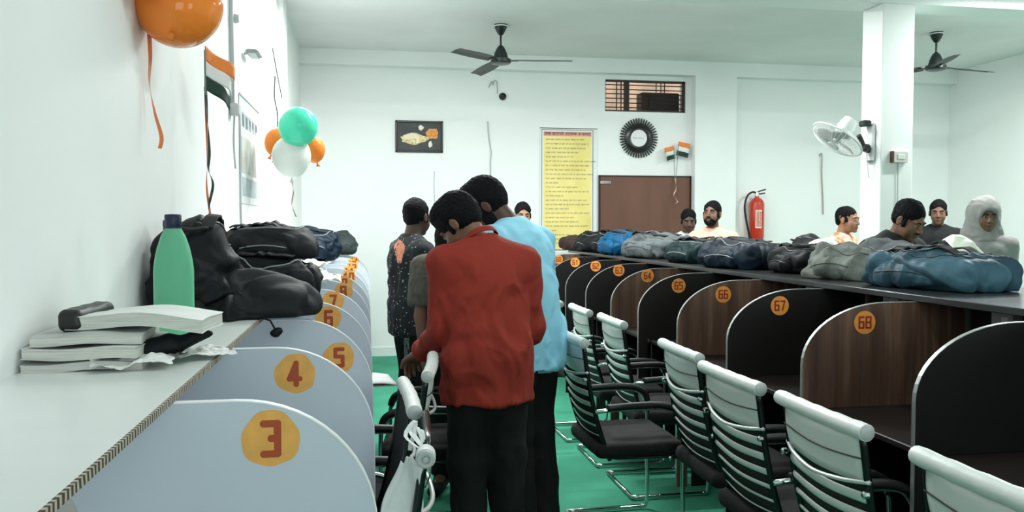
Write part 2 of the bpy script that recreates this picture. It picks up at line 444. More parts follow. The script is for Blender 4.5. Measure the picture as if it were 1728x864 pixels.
ck = MB().box((VX0+.50, 9.66, VZ0-.05), (VX0+.98, 9.86, VZ0+.26), .01)
ck.lathe([(.09, 0), (.11, .01), (.11, .015)], 20, Matrix.Translation((VX0+.70, 9.655, VZ0+.12)) @ Matrix.Rotation(PI/2, 4, 'X'))
ck = ck.build('wooden_box', mat('dark_brown_board', (.045, .026, .026), .7, var=.25), auto=True)
tag(ck, 'dark brown box blocking the right half of the barred ventilator', 'box')
tag(MB().box((2.9, 9.62, 2.70), (4.1, 10.2, 2.775)).build('trim_outside_ledge', TRIMW), kind='structure')

# door at the back
DOORM = mat('brown_door', (.150, .066, .042), .5, var=.10, vscale=2, stretch=(4, 4, 1))
dr = tag(MB().box((2.705, 9.462, .01), (3.815, 9.498, 2.06), .003).build('door_1', DOORM), kind='structure')
DF = mat('dark_door_frame', (.028, .012, .010), .5)
MB().box((2.69, 9.455, 0), (2.705, YB, 2.075)).box((3.815, 9.455, 0), (3.83, YB, 2.075)).box((2.69, 9.455, 2.06), (3.83, YB, 2.075)).build('door_frame', DF, dr)
hb = MB().box((2.70, 9.448, 1.975), (2.83, 9.462, 2.005), .003); hb.tube([(2.70, 9.443, 1.99), (2.82, 9.443, 1.99)], .006, 8)
hb.tube([(2.76, 9.443, 1.99), (2.76, 9.425, 1.985)], .004, 6); hb.build('door_bolt', CHROME, dr)

# unseen tube lights, added above the frame to brighten the room
def added_tube_light(x, y, z, rz, power, label, rx=0.0):
    t = empty('added_tube_light', (x, y, z), label=label, cat='lamp', rot=(rx, 0, rz))
    MB().box((-.62, -.03, .02), (.62, .03, .05), .006).build('housing', TRIMW, t)
    MB().tube([(-.6, 0, 0), (.6, 0, 0)], .014, 12).build('tube', mat('lit_tube', (.9, .9, .9), .5, emis=(.95, 1, .98), estr=6), t)
    b = MB()
    for s in (-1, 1): b.box((s*.61-.015, -.018, -.018), (s*.61+.015, .018, .03), .003)
    b.build('lamp_holder', GLASSW, t)
    l = bpy.data.lights.new('added_tube_glow', 'AREA'); l.shape = 'RECTANGLE'; l.size = 1.15; l.size_y = .06; l.energy = power; l.color = (.96, 1, .985)
    lo = bpy.data.objects.new('added_tube_glow', l); lo.location = (0, 0, -.03); link(lo, t)
    return t
added_tube_light(0.9, 5.6, 3.36, 0, 54, 'added unseen white tube light on the ceiling above the walking aisle')
added_tube_light(5.4, 5.6, 3.36, 0, 50, 'added unseen white tube light on the ceiling before the square pillar')
added_tube_light(0.9, 2.4, 3.36, PI/2, 14, 'added unseen white tube light on the ceiling above the pale cubicles')
added_tube_light(2.6, 2.6, 3.36, PI/2, 10, 'added unseen white tube light on the ceiling above the dark cubicles')
added_tube_light(0.2, 6.62, 3.36, 0, 58, 'added unseen white tube light on the ceiling in the back bay left')
added_tube_light(2.6, 6.62, 3.36, 0, 46, 'added unseen white tube light on the ceiling in the back bay middle')
added_tube_light(5.7, 6.62, 3.36, 0, 46, 'added unseen white tube light on the ceiling in the back bay right')

# ================================================================== CUBICLES
def arc_profile(x_flat, x_front, z_top, z_side, xback, z0, n=14, p=2.0):
    """outline of a divider: flat top from xback to x_flat, round shoulder to x_front, straight down (either direction)"""
    top = []
    for i in range(n+1):
        a = PI/2*i/n
        top.append((x_flat+(x_front-x_flat)*math.sin(a)**(2/p), z_side+(z_top-z_side)*math.cos(a)**(2/p)))
    return [(xback, z0), (xback, z_top)]+top+[(x_front, z0)], top
STK_L = mat('orange_round_sticker', (.86, .43, .10), .45, var=.10, vscale=30)
STK_R = mat('bright_orange_sticker', (.90, .36, .07), .4, var=.05, vscale=30)
NUM_L = mat('brick_red_print', (.42, .07, .02), .5)
NUM_R = mat('dark_red_print', (.33, .035, .015), .5)
def divider(y, n, side, body, nx, nz, wood):
    left = side == 'left'
    if left: prof, top = arc_profile(-.24, .015, 1.178, .93, XL+.005, .752)
    else: prof, top = arc_profile(2.10, 1.728, 1.178, .93, 2.46, .752)
    t = empty('cubicle_divider', (nx, y, 0)); t.location = (0, y, 0)
    if not left: prof = prof[:-1]+[(1.728, 0.0), (1.793, 0.0), (1.793, .752)]
    MB().prism(prof, .015).build('panel', body, t)
    prof = [prof[0], prof[1], (top[-1][0], 0.0 if not left else .752)]
    # edge band
    pts = [(prof[1][0], 0, prof[1][1])]+[(x, 0, z) for x, z in top]+[(prof[-1][0], 0, 0.0)]
    if left: pts[0] = (-.345, 0, 1.178)
    else: pts[0] = (2.24, 0, 1.178)
    pts[-1] = (prof[-1][0], 0, prof[-1][1]); rb = MB(); V = []; n_ = len(pts)
    for i, p in enumerate(pts):
        q0 = Vector(pts[max(i-1, 0)]); q1 = Vector(pts[min(i+1, n_-1)]); tt = (q1-q0).normalized(); nn = Vector((-tt.z, 0, tt.x))
        if (nn.z < 0) or (abs(nn.z) < .02 and (nn.x > 0) != left): nn = -nn
        p = Vector(p)
        V += [p+Vector((0, -.001, 0))-nn*.001, p+Vector((0, -.001, 0))+nn*.0014, p+Vector((0, .016, 0))+nn*.0014, p+Vector((0, .016, 0))-nn*.001]
    F = [(i*4+k, i*4+(k+1) % 4, (i+1)*4+(k+1) % 4, (i+1)*4+k) for i in range(n_-1) for k in range(4)]
    rb.add(V, F).build('edge_band', EDGE_W if left else SILVER, t)
    if n == 69: return tag(t, 'near black cubicle divider at the lower right corner, its number out of sight', 'divider', 'dark cubicle dividers along the right row')
    st = MB(); r = .052 if left else .0475; N = 40; ring = []
    for k in range(N):
        a = 2*PI*k/N; rr = r*(1+(.035*math.sin(3*a+n) + .02*math.sin(7*a) if left else 0)); ring.append((nx+rr*math.cos(a), nz+rr*math.sin(a)))
    st.prism(ring, .0012); s = st.build('number_sticker', STK_L if left else STK_R, t); s.location = (0, -.0013, 0)
    digits(str(n), .069 if left else .052, NUM_L if left else NUM_R, s, nx, nz, -.0006, sw=.40 if left else .30)
    if left: lab = 'pale grey cubicle divider with an orange disc numbered %d' % n
    else: lab = ('brown walnut' if wood else 'near black')+' cubicle divider with an orange disc numbered %d' % n
    tag(t, lab, 'divider', 'pale cubicle dividers along the left wall' if left else 'dark cubicle dividers along the right row')
    return t
LX = {3: (-.177, 1.107), 4: (-.188, 1.110), 5: (-.098, 1.046), 6: (-.162, 1.108), 7: (-.169, 1.118)}
for k in range(12):
    n = 3+k; nx, nz = LX.get(n, (-.150+.012*(k % 2), 1.113)); divider(1.56+.655*k, n, 'left', PANEL_W, nx, nz, False)
RY = {68: 3.08, 67: 3.79, 66: 4.45, 65: 5.14, 64: 5.75, 63: 6.45, 62: 7.14, 61: 7.88, 60: 8.60, 69: 2.38}
d3 = [o for o in COL.objects if o.name == 'cubicle_divider'][0]
tp = MB().prism([(-.59, .93), (-.52, .945), (-.505, .985), (-.525, 1.03), (-.545, 1.045), (-.58, 1.02), (-.60, .99)], .0008).build('tape_patch', mat('pale_tape', (.55, .53, .50), .6, var=.1), d3); tp.location = (0, -.0012, 0)
for n, y in RY.items():
    wood = n in (68, 66, 64, 60)
    divider(y, n, 'right', WOOD if wood else DARKLAM, 2.0, 1.098 if n > 64 else 1.125, wood)

# left: shelf board with a chipped edge, worktop
t = empty('shelf_board', (-.53, 5, 1.18), label='glossy white shelf board with a chipped edge over the pale dividers', cat='shelf')
o = MB().box((XL, 1.0-6.0, -.0), (-.352, 4.3-.0, .010)).build('board', LAM_W, None); o.parent = t; o.location = (.53, 0, 0)
e = MB().box((-.352, -5.0, -.002), (-.346, 4.3, .0105)); o = e.build('chipped_edge', CORR, t); o.location = (.53, 0, 0)
tag(o, 'chipped brown edge of raw board')
t = empty('worktop', (-.3, 5, .75), label='long white cubicle worktop against the left wall', cat='desk')
MB().box((XL+.3+.002, -5, -.02), (.27, 4.35, 0), .003).build('board', LAM_W, t)
MB().box((XL+.3+.002, -5, -.75), (XL+.34, 4.35, -.02)).build('back_panel', PANEL_W, t)
for k in range(12): MB().box((XL+.341, 1.56+.655*k-5, -.75), (-.06, 1.576+.655*k-5, -.02)).build('support_panel', PANEL_W, t)
# right: dark shelf, worktops and a divider board down the middle
t = empty('shelf_board', (2.6, 5, 1.18), label='long dark shelf board carrying the bags over the dark cubicles', cat='shelf')
MB().box((-.372, -4.2, 0), (.37, 4.1, .028), .003).build('board', TOPDARK, t)
t = empty('worktop', (2.4, 5, .75), label='dark brown double worktop running through the right cubicles', cat='desk')
MB().box((-.60, -4.2, -.022), (.55, 4.1, 0), .003).build('board', mat('dark_worktop', (.014, .009, .008), .45), t)
MB().box((.08, -4.2, .0), (.10, 4.1, .43)).build('middle_board', DARKLAM, t)
MB().box((.08, -4.2, -.75), (.10, 4.1, -.022)).build('modesty_board', DARKLAM, t)
for y in RY.values(): MB().box((-.58, y-5, -.75), (.50, y+.015-5, -.022)).build('support_panel', DARKLAM, t)
for n, y in RY.items():
    y0 = y+.04
    if n < 66: continue
    # under-shelf sockets
    t = empty('socket_box', (2.455, y0+.42, 1.09), label='pale grey socket box under the dark shelf ' + {66: 'below the navy blue backpack', 67: 'below the grey olive canvas bag', 68: 'below the large slate blue backpack', 69: 'nearest the lower right corner'}[n], cat='socket box')
    MB().box((-.03, -.055, -.075), (.022, .055, .075), .005).build('case', mat('grey_plastic', (.42, .45, .44), .4), t)
    MB().box((-.034, -.04, -.055), (-.03, -.005, .05), .001).build('switch', GLASSW, t)
    MB().tube([(-.01, .0, -.074), (-.008, .01, -.2), (.01, .0, -.335)], .004, 6).build('wire', mat('grey_wire', (.4, .42, .42), .5), t)

# ================================================================== CHAIRS
def make_chair():
    t = empty('mesh_back_chair', (0, 0, 0))
    # person faces +X, back at -X
    def back_xz(u):   # u: 0 bottom .. 1 top
        z = .40+.55*u; x = -.205-.020*math.sin(u*PI)*.9-.085*u**1.6+.045*(1-u)**3
        return x, z
    hw = .205
    st = SDF((-.27, -.27, .38), (.24, .27, .52), .010)
    st.rbox((-.015, 0, .445), (.215, .235, .035), .03).rbox((.02, 0, .465), (.16, .19, .03), .028)
    st.mesh('seat', BLKFAB, t, disp=folds(.004, 7, 3))
    # side rails
    for s in (-1, 1):
        pts = [(back_xz(u/14)[0], s*hw, back_xz(u/14)[1]) for u in range(15)]
        MB().tube(pts, .011, 8, rx=1.0).build('back_rail', DKCHROME, t, smooth=True)
    # slung cover between the rails: dark mesh with white padded bands
    sl = MB().grid(lambda a, c: (back_xz(.03+.94*a)[0]-.014*math.sin(c*PI), (-1+2*c)*(hw-.006), back_xz(.03+.94*a)[1]), 26, 10)
    sl.build('mesh_sling', mat('dark_mesh', (.014, .022, .019), .8, bump=.3, bscale=400), t, smooth=True, solid=.003)
    bands = [(.745, .985), (.640, .695), (.550, .600), (.460, .502), (.372, .402), (.288, .302), (.205, .212), (.125, .131)]
    for u0, u1 in bands:
        bb = MB()
        def f(a, c, u0=u0, u1=u1):
            u = u0+(u1-u0)*a; x, z = back_xz(u); bulge = .004*math.sin(a*PI) if u1-u0 > .02 else .002
            return (x-.014*math.sin(c*PI)-.006-bulge, (-1+2*c)*(hw-.004), z-.010*math.sin(c*PI))
        bb.grid(f, 5, 12)
        bb.build('back_band', WHITEPL, t, smooth=True, solid=.004)
    # seam across the upper panel
    x, z = back_xz(.87); MB().tube([(x-.014*math.sin(c/10*PI)-.0125, (-1+2*c/10)*hw, z-.012*math.sin(c/10*PI)) for c in range(11)], .0022, 6).build('seam', BLKPL, t)
    # bowed chrome bar behind
    x, z = back_xz(.735)
    MB().tube(smooth_path([(x-.004, -hw-.012, z+.012), (x-.03, -hw*.6, z-.004), (x-.042, 0, z-.014), (x-.03, hw*.6, z-.004), (x-.004, hw+.012, z+.012)], 5), .0065, 8).build('cross_bar', mat('white_metal', (.75, .78, .77), .25, metal=.3), t, smooth=True)
    for s in (-1, 1): MB().lathe([(.011, 0), (.011, .012), (.006, .016)], 8, Matrix.Translation((x-.01, s*(hw+.012), z-.02)) @ Matrix.Rotation(-PI/2, 4, 'Y')).build('bolt', CHROME, t, smooth=False)
    # top roll in plastic wrapping
    x, z = back_xz(1.0)
    rp = [(x-.004-.006*math.sin(k/14*PI), -.232+.464*k/14, z+.004) for k in range(15)]
    rl = MB().tube(rp, [.0235+.0012*math.sin(k*2.1) for k in range(15)], 14).build('top_roll', WHITEPL, t, auto=True)
    for s in (-1, 1):
        cp = MB().lathe([(.019, 0), (.021, .004), (.016, .008), (.006, .009)], 14, Matrix.Translation((x-.004, s*.231, z+.004)) @ Matrix.Rotation(-s*PI/2, 4, 'X'))
        cp.build('roll_cap', mat('clear_grey_plastic', (.5, .53, .52), .3), rl, auto=True)
    # arms and cantilever base
    for s in (-1, 1):
        y = s*.232; x0, z0 = back_xz(.42)
        arm = MB().tube(smooth_path([(x0, s*(hw+.01), z0), (x0+.05, y, z0+.01), (-.05, y, z0+.012), (.12, y, z0+.004), (.178, y, z0-.05), (.19, y, .52), (.19, y, .30), (.19, y, .05), (.165, y, .018), (.12, y, .016), (-.25, y, .016)], 6), .0105, 8)
        arm.build('side_tube', CHROME if s > 0 else CHROME, t, smooth=True)
        MB().tube(smooth_path([(x0+.05, y, z0+.02), (-.02, y, z0+.026), (.10, y, z0+.020), (.168, y, z0-.01), (.187, y, z0-.055)], 5), .017, 10, rx=1.25).build('arm_pad', BLKPL, t, smooth=True)
    MB().tube([(-.245, -.232, .016), (-.245, .232, .016)], .0105, 8).build('rear_bar', CHROME, t, smooth=True)
    MB().tube([(.13, -.232, .40), (.13, .232, .40)], .009, 8).tube([(-.12, -.21, .41), (-.12, .21, .41)], .009, 8).build('seat_bar', CHROME, t, smooth=True)
    b = MB()
    for s in (-1, 1): b.tube([(-.19, s*hw, .42), (-.12, s*.21, .41), (.13, s*.21, .405), (.19, s*.232, .40)], .009, 8)
    b.build('seat_rail', DKCHROME, t, smooth=True)
    return t
def copy_tree(o, parent=None):
    c = o.copy(); COL.objects.link(c); c.parent = parent
    for ch in list(o.children): copy_tree(ch, c)
    return c
chair0 = make_chair(); used = []
def place_chair(x, y, rz, label, group):
    c = chair0 if not used else copy_tree(chair0); used.append(1)
    c.location = (x, y, 0); c.rotation_euler = (0, 0, rz); tag(c, label, 'chair', group); return c
GR = 'white ribbed chairs at the dark cubicles'; GL = 'white ribbed chairs at the pale cubicles'
DX = .292
place_chair(1.285+DX, 2.19, 0, 'white ribbed back chair pushed in before the walnut divider numbered 68', GR)
place_chair(1.275+DX, 2.78, .02, 'white ribbed back chair before the near black divider numbered 67', GR)
place_chair(1.33+DX, 3.39, -.02, 'white ribbed back chair before the walnut divider numbered 66', GR)
place_chair(1.36+DX, 4.51, 0, 'white ribbed back chair alone before the walnut divider numbered 64', GR)
place_chair(1.335+DX, 5.12, 0, 'white ribbed back chair just left of the lone one before divider 64', GR)
place_chair(1.29+DX, 5.74, .03, 'farthest white ribbed back chair beside the light blue shirt', GR)
place_chair(.968+DX, 3.90, .03, 'white ribbed chair pulled out into the aisle showing black seat and chrome runners', GR)
place_chair(1.28+DX, 1.52, 0, 'white ribbed back chair cut off at the lower right corner', GR)
place_chair(.122-DX, 2.62, PI+.03, 'white rolled back chair before the pale divider numbered 5', GL)
place_chair(.235-DX, 3.22, PI-.12, 'white rolled back chair under the hand of the red shirted person', GL)
L1 = place_chair(.145-DX, 2.17, PI-.07, 'nearest left chair with torn plastic wrapping hanging off its top', GL)
place_chair(.27, 3.99, PI-.12, 'black seated chair mostly hidden left behind the red shirted person', GL)
# the nearest left chair: its roll is stripped to a dark bar, torn wrapping hangs off the near end
for c in list(L1.children):
    if c.name.split('.')[0] == 'top_roll':
        for g in list(c.children): bpy.data.objects.remove(g)
        bpy.data.objects.remove(c)
    elif c.name.split('.')[0] == 'back_band' and c.matrix_basis is not None and sum(v.co.z for v in c.data.vertices)/len(c.data.vertices) > .84: bpy.data.objects.remove(c)
MB().tube([(-.294, -.232, .954), (-.299, 0, .954), (-.294, .20, .954)], .011, 10).build('top_bar', DKCHROME, L1, smooth=True)
TORN = mat('crumpled_clear_plastic', (.80, .84, .82), .3, bump=.5, bscale=40)
er = MB().tube([(-.294, .17, .954), (-.294, .19, .954), (-.294, .232, .954)], [.015, .0235, .0235], 16).build('top_roll', WHITEPL, L1, auto=True)
MB().lathe([(.019, 0), (.022, .004), (.019, .009), (.012, .009), (.010, .003), (.0065, .003), (.0055, .010), (.001, .011)], 20, Matrix.Translation((-.294, .231, .954)) @ Matrix.Rotation(-PI/2, 4, 'X')).build('roll_cap', MATS['clear_grey_plastic'], er, auto=True)
wr = MB()
def wrapf(a, c):
    # a: down the chair back, c: across it
    y = .215-.05*c+.012*math.sin(7*a+2+3*c)
    x = -.300+.075*c*(1+.5*a)+.060*a+.010*math.sin(11*a+5*c)
    z = .958-.40*a-.03*c*(1-a)+.008*math.sin(19*c)*(1-a)
    return (x, y, z)
wr.grid(wrapf, 34, 18)
wo = wr.build('plastic_wrap', TORN, L1, smooth=True, solid=.002); tag(wo, 'torn crumpled white plastic wrapping')
fr_ = MB()
for k in range(5): fr_.ribbon(smooth_path([(-.290, .10+.018*k, .955), (-.285+.01*k, .085+.014*k, .985+.008*(k % 2)), (-.27, .07+.01*k, .975+.01*k), (-.255, .06+.016*k, .945)], 4), Vector((1, .2, .3)), .010, .001)
tag(fr_.build('wrap_shreds', TORN, L1), kind='stuff')

# ================================================================== PEOPLE
def rotm(ax, a):
    c, s = math.cos(a), math.sin(a)
    return np.array({'x': [[1,0,0],[0,c,-s],[0,s,c]], 'y': [[c,0,s],[0,1,0],[-s,0,c]], 'z': [[c,-s,0],[s,c,0],[0,0,1]]}[ax])
def nrm(v): v = np.array(v, float); return v/np.linalg.norm(v)

def person(name_label, loc, a, H=1.70, lean=0.0, side=0.0, head=(0, 0, 0), armL=None, armR=None, curl=(.35, .35), skin=None,
           shirt=None, trousers=None, sleeve=1.0, hair='short', beard=None, h=.009, hem=.80, collar=False, bulk=1.0, seed=1, faces=True, stripe=False, eye_shut=False):
    """local frame: faces +Y, own right is +X. head = (yaw left, pitch down, roll)"""
    s = H/1.685
    root = empty('person', loc, math.radians(a), name_label, 'person')
    L = rotm('x', -math.radians(lean)) @ rotm('y', math.radians(side)); pv = np.array([0, 0, .95*s])
    def B(p, amt=1.0):      # spine bend: blends in above the pelvis
        p = np.array(p, float)*s
        if p[2] <= .95*s: return p
        w = min(1, (p[2]/s-.95)/.25)*amt
        Lw = rotm('x', -math.radians(lean*w)) @ rotm('y', math.radians(side*w))
        return pv+Lw @ (p-pv)
    nb = B((0, -.015, 1.425)); yaw, pit, rol = [math.radians(v) for v in head]
    Rh = rotm('z', yaw*.35) @ L @ rotm('x', -pit*.5)
    nt = nb+Rh @ (np.array([0, .020, .058])*s)
    Rf = rotm('z', yaw) @ L @ rotm('x', -pit) @ rotm('y', rol)
    hc = nt+Rf @ (np.array([0, .026, .080])*s)
    HD = lambda p: hc+Rf @ (np.array(p, float)*s)
    # arms
    def arm(sd, spec):
        if spec is None: spec = ((sd*.10, -.02, -1), (sd*.03, .25, -1))
        sh = B((sd*.175, -.012, 1.336)); el = sh+nrm(spec[0])*.285*s; wr = el+nrm(spec[1])*.25*s; return sh, el, wr
    A = {-1: arm(-1, armL), 1: arm(1, armR)}
    legs = {sd: [np.array(q)*s for q in ((sd*.082, 0, .90), (sd*.084, .02, .49), (sd*.088, -.03, .085), (sd*.105, .12, .035))] for sd in (-1, 1)}
    # ---- body
    allp = [hc, nb]+[q for k in A for q in A[k]]+[q for k in legs for q in legs[k]]
    lo = np.min(allp, 0)-.24; hi = np.max(allp, 0)+.24; lo[2] = -.01
    f = SDF(lo, hi, h)
    yx = L @ np.array([0, 1, 0])
    f.cone(B((0, 0, .92)), B((0, 0, 1.08)), .155*s, .138*s, .03, sq=((0, 1, 0), .68)).cone(B((0, 0, 1.08)), B((0, 0, 1.27)), .138*s, .158*s, .03, sq=(yx, .68))
    f.cone(B((-.10, -.012, 1.280)), B((.10, -.012, 1.280)), .076*s, .076*s, .03)
    for sd in (-1, 1):
        sh, el, wr = A[sd]; hp, kn, an, to = legs[sd]
        f.cone(nb*.9+sh*.1+np.array([0, 0, -.02]), sh, .045*s, .044*s, .03)
        f.cone(sh, el, .046*s, .038*s, .02).cone(el, wr, .039*s, .026*s, .015)
        f.cone(hp, kn, .082*s, .055*s, .03).cone(kn, an, .055*s, .036*s, .02).cone(an, to, .036*s, .03*s, .02)
        f.ell((an+to)/2-np.array([0, 0, .02]), (.042*s, .11*s, .03*s), k=.02)
        # hand
        d = nrm(wr-el); n = np.cross(d, (0, 0, 1)) if abs(d[2]) < .8 else np.array([-sd, 0, 0.0])
        if abs(d[2]) < .8: n = np.array([0, 0, -1.0])
        n = nrm(n-d*(n@d)); w = np.cross(d, n)*sd       # w: towards the little finger side on -, thumb side sign handled below
        cu = curl[0] if sd < 0 else curl[1]
        th = -w if True else w
        R = np.stack([w, d, n], 1)
        f.rbox(wr+d*.052*s, (.040*s, .050*s, .015*s), .014*s, R=R, k=.012)
        f.cone(wr-d*.02, wr+d*.03*s, .025*s, .026*s, .012, sq=(n, .75))
        for i, (o, ln) in enumerate(((-.031, .074), (-.0105, .084), (.0105, .078), (.031, .060))):
            p = wr+d*(.095-.006*abs(i-1.3))*s+w*o*s
            for j, (fr, r0, r1) in enumerate(((.45, .0095, .009), (.30, .009, .0082), (.25, .0082, .007))):
                ang = cu*(j+1)*1.0; dd = d*math.cos(ang)+n*math.sin(ang); q = p+dd*ln*fr*s
                f.cone(p, q, r0*s, r1*s, .003); p = q
        p = wr+d*.025*s-w*.030*s; dd = nrm(d*.75-w*.65+n*.25); q = p+dd*.045*s; f.cone(p, q, .014*s, .0115*s, .008)
        dd = nrm(d*.95-w*.1+n*(.25+cu*.6)); f.cone(q, q+dd*.034*s, .0110*s, .0085*s, .003)
    # neck, head
    f.cone(nb-np.array([0, 0, .03]), HD((0, -.018, -.045)), .055*s, .050*s, .03)
    E = lambda c, r, k=.012, op='u': f.ell(HD(c), np.array(r)*s, R=Rf, k=k, op=op)
    E((0, -.012, .038), (.073, .094, .078)); E((0, -.038, -.006), (.060, .060, .055), .02); E((0, .030, -.020), (.062, .064, .082), .02)
    E((0, .040, -.072), (.048, .052, .040), .02); E((0, .078, -.098), (.022, .018, .017), .014)
    E((.036, .055, -.040), (.026, .030, .034), .02); E((-.036, .055, -.040), (.026, .030, .034), .02)
    E((.030, .083, .020), (.024, .012, .008), .01); E((-.030, .083, .020), (.024, .012, .008), .01)
    E((.031, .104, -.001), (.017, .016, .011), .008, 'd'); E((-.031, .104, -.001), (.017, .016, .011), .008, 'd')
    f.cone(HD((0, .088, .004)), HD((0, .110, -.034)), .0085*s, .0125*s, .008)
    E((.013, .097, -.038), (.009, .011, .008), .006); E((-.013, .097, -.038), (.009, .011, .008), .006)
    E((0, .092, -.062), (.024, .012, .0065), .004); E((0, .090, -.074), (.020, .012, .0070), .004)
    for sd in (-1, 1):
        E((sd*.077, -.004, -.008), (.009, .019, .032), .006); E((sd*.086, .002, -.004), (.006, .009, .018), .004, 'd')
    body = f.mesh('body', skin, root)
    # ---- hair
    g = SDF(hc-.17*s, hc+.17*s, min(h*.7, .006))
    G = lambda c, r, k=.01, op='u': g.ell(HD(c), np.array(r)*s, R=Rf, k=k, op=op)
    top = {'short': .003, 'full': .017, 'crop': -.001, 'quiff': .012}[hair]; thin = .0 if hair == 'full' else .0028
    G((0, -.014, .042), (.079-thin+top*.35, .101-thin+top*.4, .086-thin+top))
    G((0, -.038, -.008), (.0640, .0655, .060), .02)
    if hair in ('full', 'quiff'): G((0, .035, .092+top*.3), (.062, .060, .036+top*.4), .03)
    G((0, .130, -.024), (.075, .078, .106 if hair != 'full' else .094), .010, 'd')
    for sd in (-1, 1):
        g.rbox(HD((sd*.090, .052, -.060)), np.array((.035, .050, .036))*s, .012*s, R=Rf, k=.004, op='d')
        G((sd*.085, .002, -.010), (.018, .022, .034), .004, 'd')
    for sd in (-1, 1): G((sd*.0675, .026, -.010), (.0085, .013, .030), .006)
    g.cut(HD((0, -.07, -.072 if hair != 'crop' else -.055)), Rf @ np.array([0, .35, -1]))
    g.mesh('hair', HAIR, root, disp=lambda V: .0026*vnoise(V*120, seed)+.0016*vnoise(V*210, seed+1)+.003*vnoise(V*30, seed+3))
    # ---- face parts
    if faces:
        for sd in (-1, 1):
            M = Matrix.Translation(HD((sd*.031, .0815, -.001))) @ Matrix(Rf.tolist()).to_4x4()
            e = MB(); e.lathe([(.0001, -.0118*s), (.006*s, -.0102*s), (.0102*s, -.006*s), (.0118*s, 0), (.0102*s, .006*s), (.0062*s, .0101*s)], 14, M @ Matrix.Rotation(-PI/2, 4, 'X'), cap=False)
            e.mi = 1; e.lathe([(.0062*s, .0101*s), (.003*s, .0116*s), (.0001, .0120*s)], 14, M @ Matrix.Rotation(-PI/2, 4, 'X'), cap=False)
            e.build('eye', EYEW, root, smooth=True, mats=[EYEW, IRIS])
            lid = SDF(HD((sd*.031, .083, 0))-.03, HD((sd*.031, .083, 0))+.03, .0022)
            lid.ell(HD((sd*.031, .0815, -.001)), np.array((.0145, .0142, .0136))*s, R=Rf, k=.001)
            lid.cut(HD((0, .0815, -.001 if not eye_shut else -.006)), Rf @ np.array([0, .35 if not eye_shut else 0, -1]))
            lid.mesh('eyelid', skin, root)
            br = smooth_path([HD((sd*.012, .0955, .0170)), HD((sd*.028, .0975, .0235)), HD((sd*.048, .083, .0180))], 5)
            MB().tube(br, [.0018*s]+[.0036*s]*(len(br)-3)+[.003*s, .0015*s], 6).build('eyebrow', HAIR, root, smooth=True)
        MB().tube(smooth_path([HD((-.023, .0925, -.0685)), HD((-.008, .1035, -.0675)), HD((.008, .1035, -.0675)), HD((.023, .0925, -.0685))], 4), .0016*s, 6).build('mouth_line', mat('lip_shadow_brown', (.09, .03, .025), .5), root, smooth=True)
    if beard:
        q = SDF(hc-.17*s, hc+.15*s, .0055); e = .0035 if beard == 'short' else .009
        Q = lambda c, r, k=.01, op='u': q.ell(HD(c), np.array(r)*s, R=Rf, k=k, op=op)
        if beard != 'moustache':
            Q((0, .030, -.030), (.064+e*.6, .0645+e*.4, .080+e)); Q((0, .042, -.074), (.049+e, .053+e, .041+e), .02); Q((0, .078, -.100), (.023+e, .019+e, .018+e), .014)
            Q((0, .060, -.012), (.058, .080, .052), .006, 'd')
            Q((0, .112, -.068), (.026, .030, .0125), .004, 'd'); q.cut(HD((0, -.012, 0)), Rf @ np.array([0, -1, -.2])); q.cut(HD((0, 0, -.012)), Rf @ np.array([0, 0, 1]))
        q.cone(HD((-.026, .093, -.058)), HD((0, .102, -.050)), .0042*s, .0052*s, .004).cone(HD((.026, .093, -.058)), HD((0, .102, -.050)), .0042*s, .0052*s, .004)
        q.mesh('beard', HAIR, root, disp=lambda V: .0015*vnoise(V*120, seed))
    # ---- shirt
    k = bulk*s
    lo = np.min([hc, nb]+[q for kk in A for q in A[kk]], 0)-.22; hi = np.max([nb]+[q for kk in A for q in A[kk]], 0)+.22; lo[2] = hem*s-.03
    c = SDF(lo, hi, h)
    c.cone(B((0, 0, hem-.10)), B((0, 0, .92)), .196*k, .186*k, .03, sq=((0, 1, 0), .70)).cone(B((0, 0, .92)), B((0, 0, 1.10)), .186*k, .170*k, .04, sq=((0, 1, 0), .70))
    c.cone(B((0, 0, 1.10)), B((0, -.005, 1.26)), .170*k, .182*k, .04, sq=(yx, .70))
    c.cone(B((-.10, -.015, 1.276)), B((.10, -.015, 1.276)), .096*k, .096*k, .05)
    for sd in (-1, 1):
        sh, el, wr = A[sd]
        c.cone(nb+np.array([0, 0, -.030*s]), sh+np.array([0, 0, .000]), .056*k, .060*k, .05)
        if sleeve >= 1:
            c.cone(sh, el, .068*k, .056*k, .03); e2 = wr-nrm(wr-el)*.012
            c.cone(el, e2, .056*k, .038*k, .02, clip=[(e2, nrm(wr-el))])
        else:
            e2 = sh+(el-sh)*sleeve; c.cone(sh, e2+(el-sh)*.1, .070*k, .062*k, .03, clip=[(e2, nrm(el-sh))])
    c.cut((0, 0, hem*s), (0, 0, -1))
    if collar:
        c.cone(nb+np.array([0, 0, -.02]), nb+Rh@(np.array([0, -.004, .042])*s), .070*s, .064*s, .012, clip=[(nb+Rh@(np.array([0, 0, .020])*s), Rh@np.array([0, -.25, 1.0]))])
    c.cone(nb+Rh@(np.array([0, .01, .03])*s), nb+Rh@(np.array([0, .03, .12])*s), .059*s, .070*s, .004, op='d')
    ff = folds(.030, 8.5, seed, (1, 1, .6), .5); sho = c.mesh('shirt', shirt, root, disp=lambda V: np.maximum(ff(V)*np.clip((1.46*s-V[:, 2])*4, .15, 1), -.0045)+.0015)
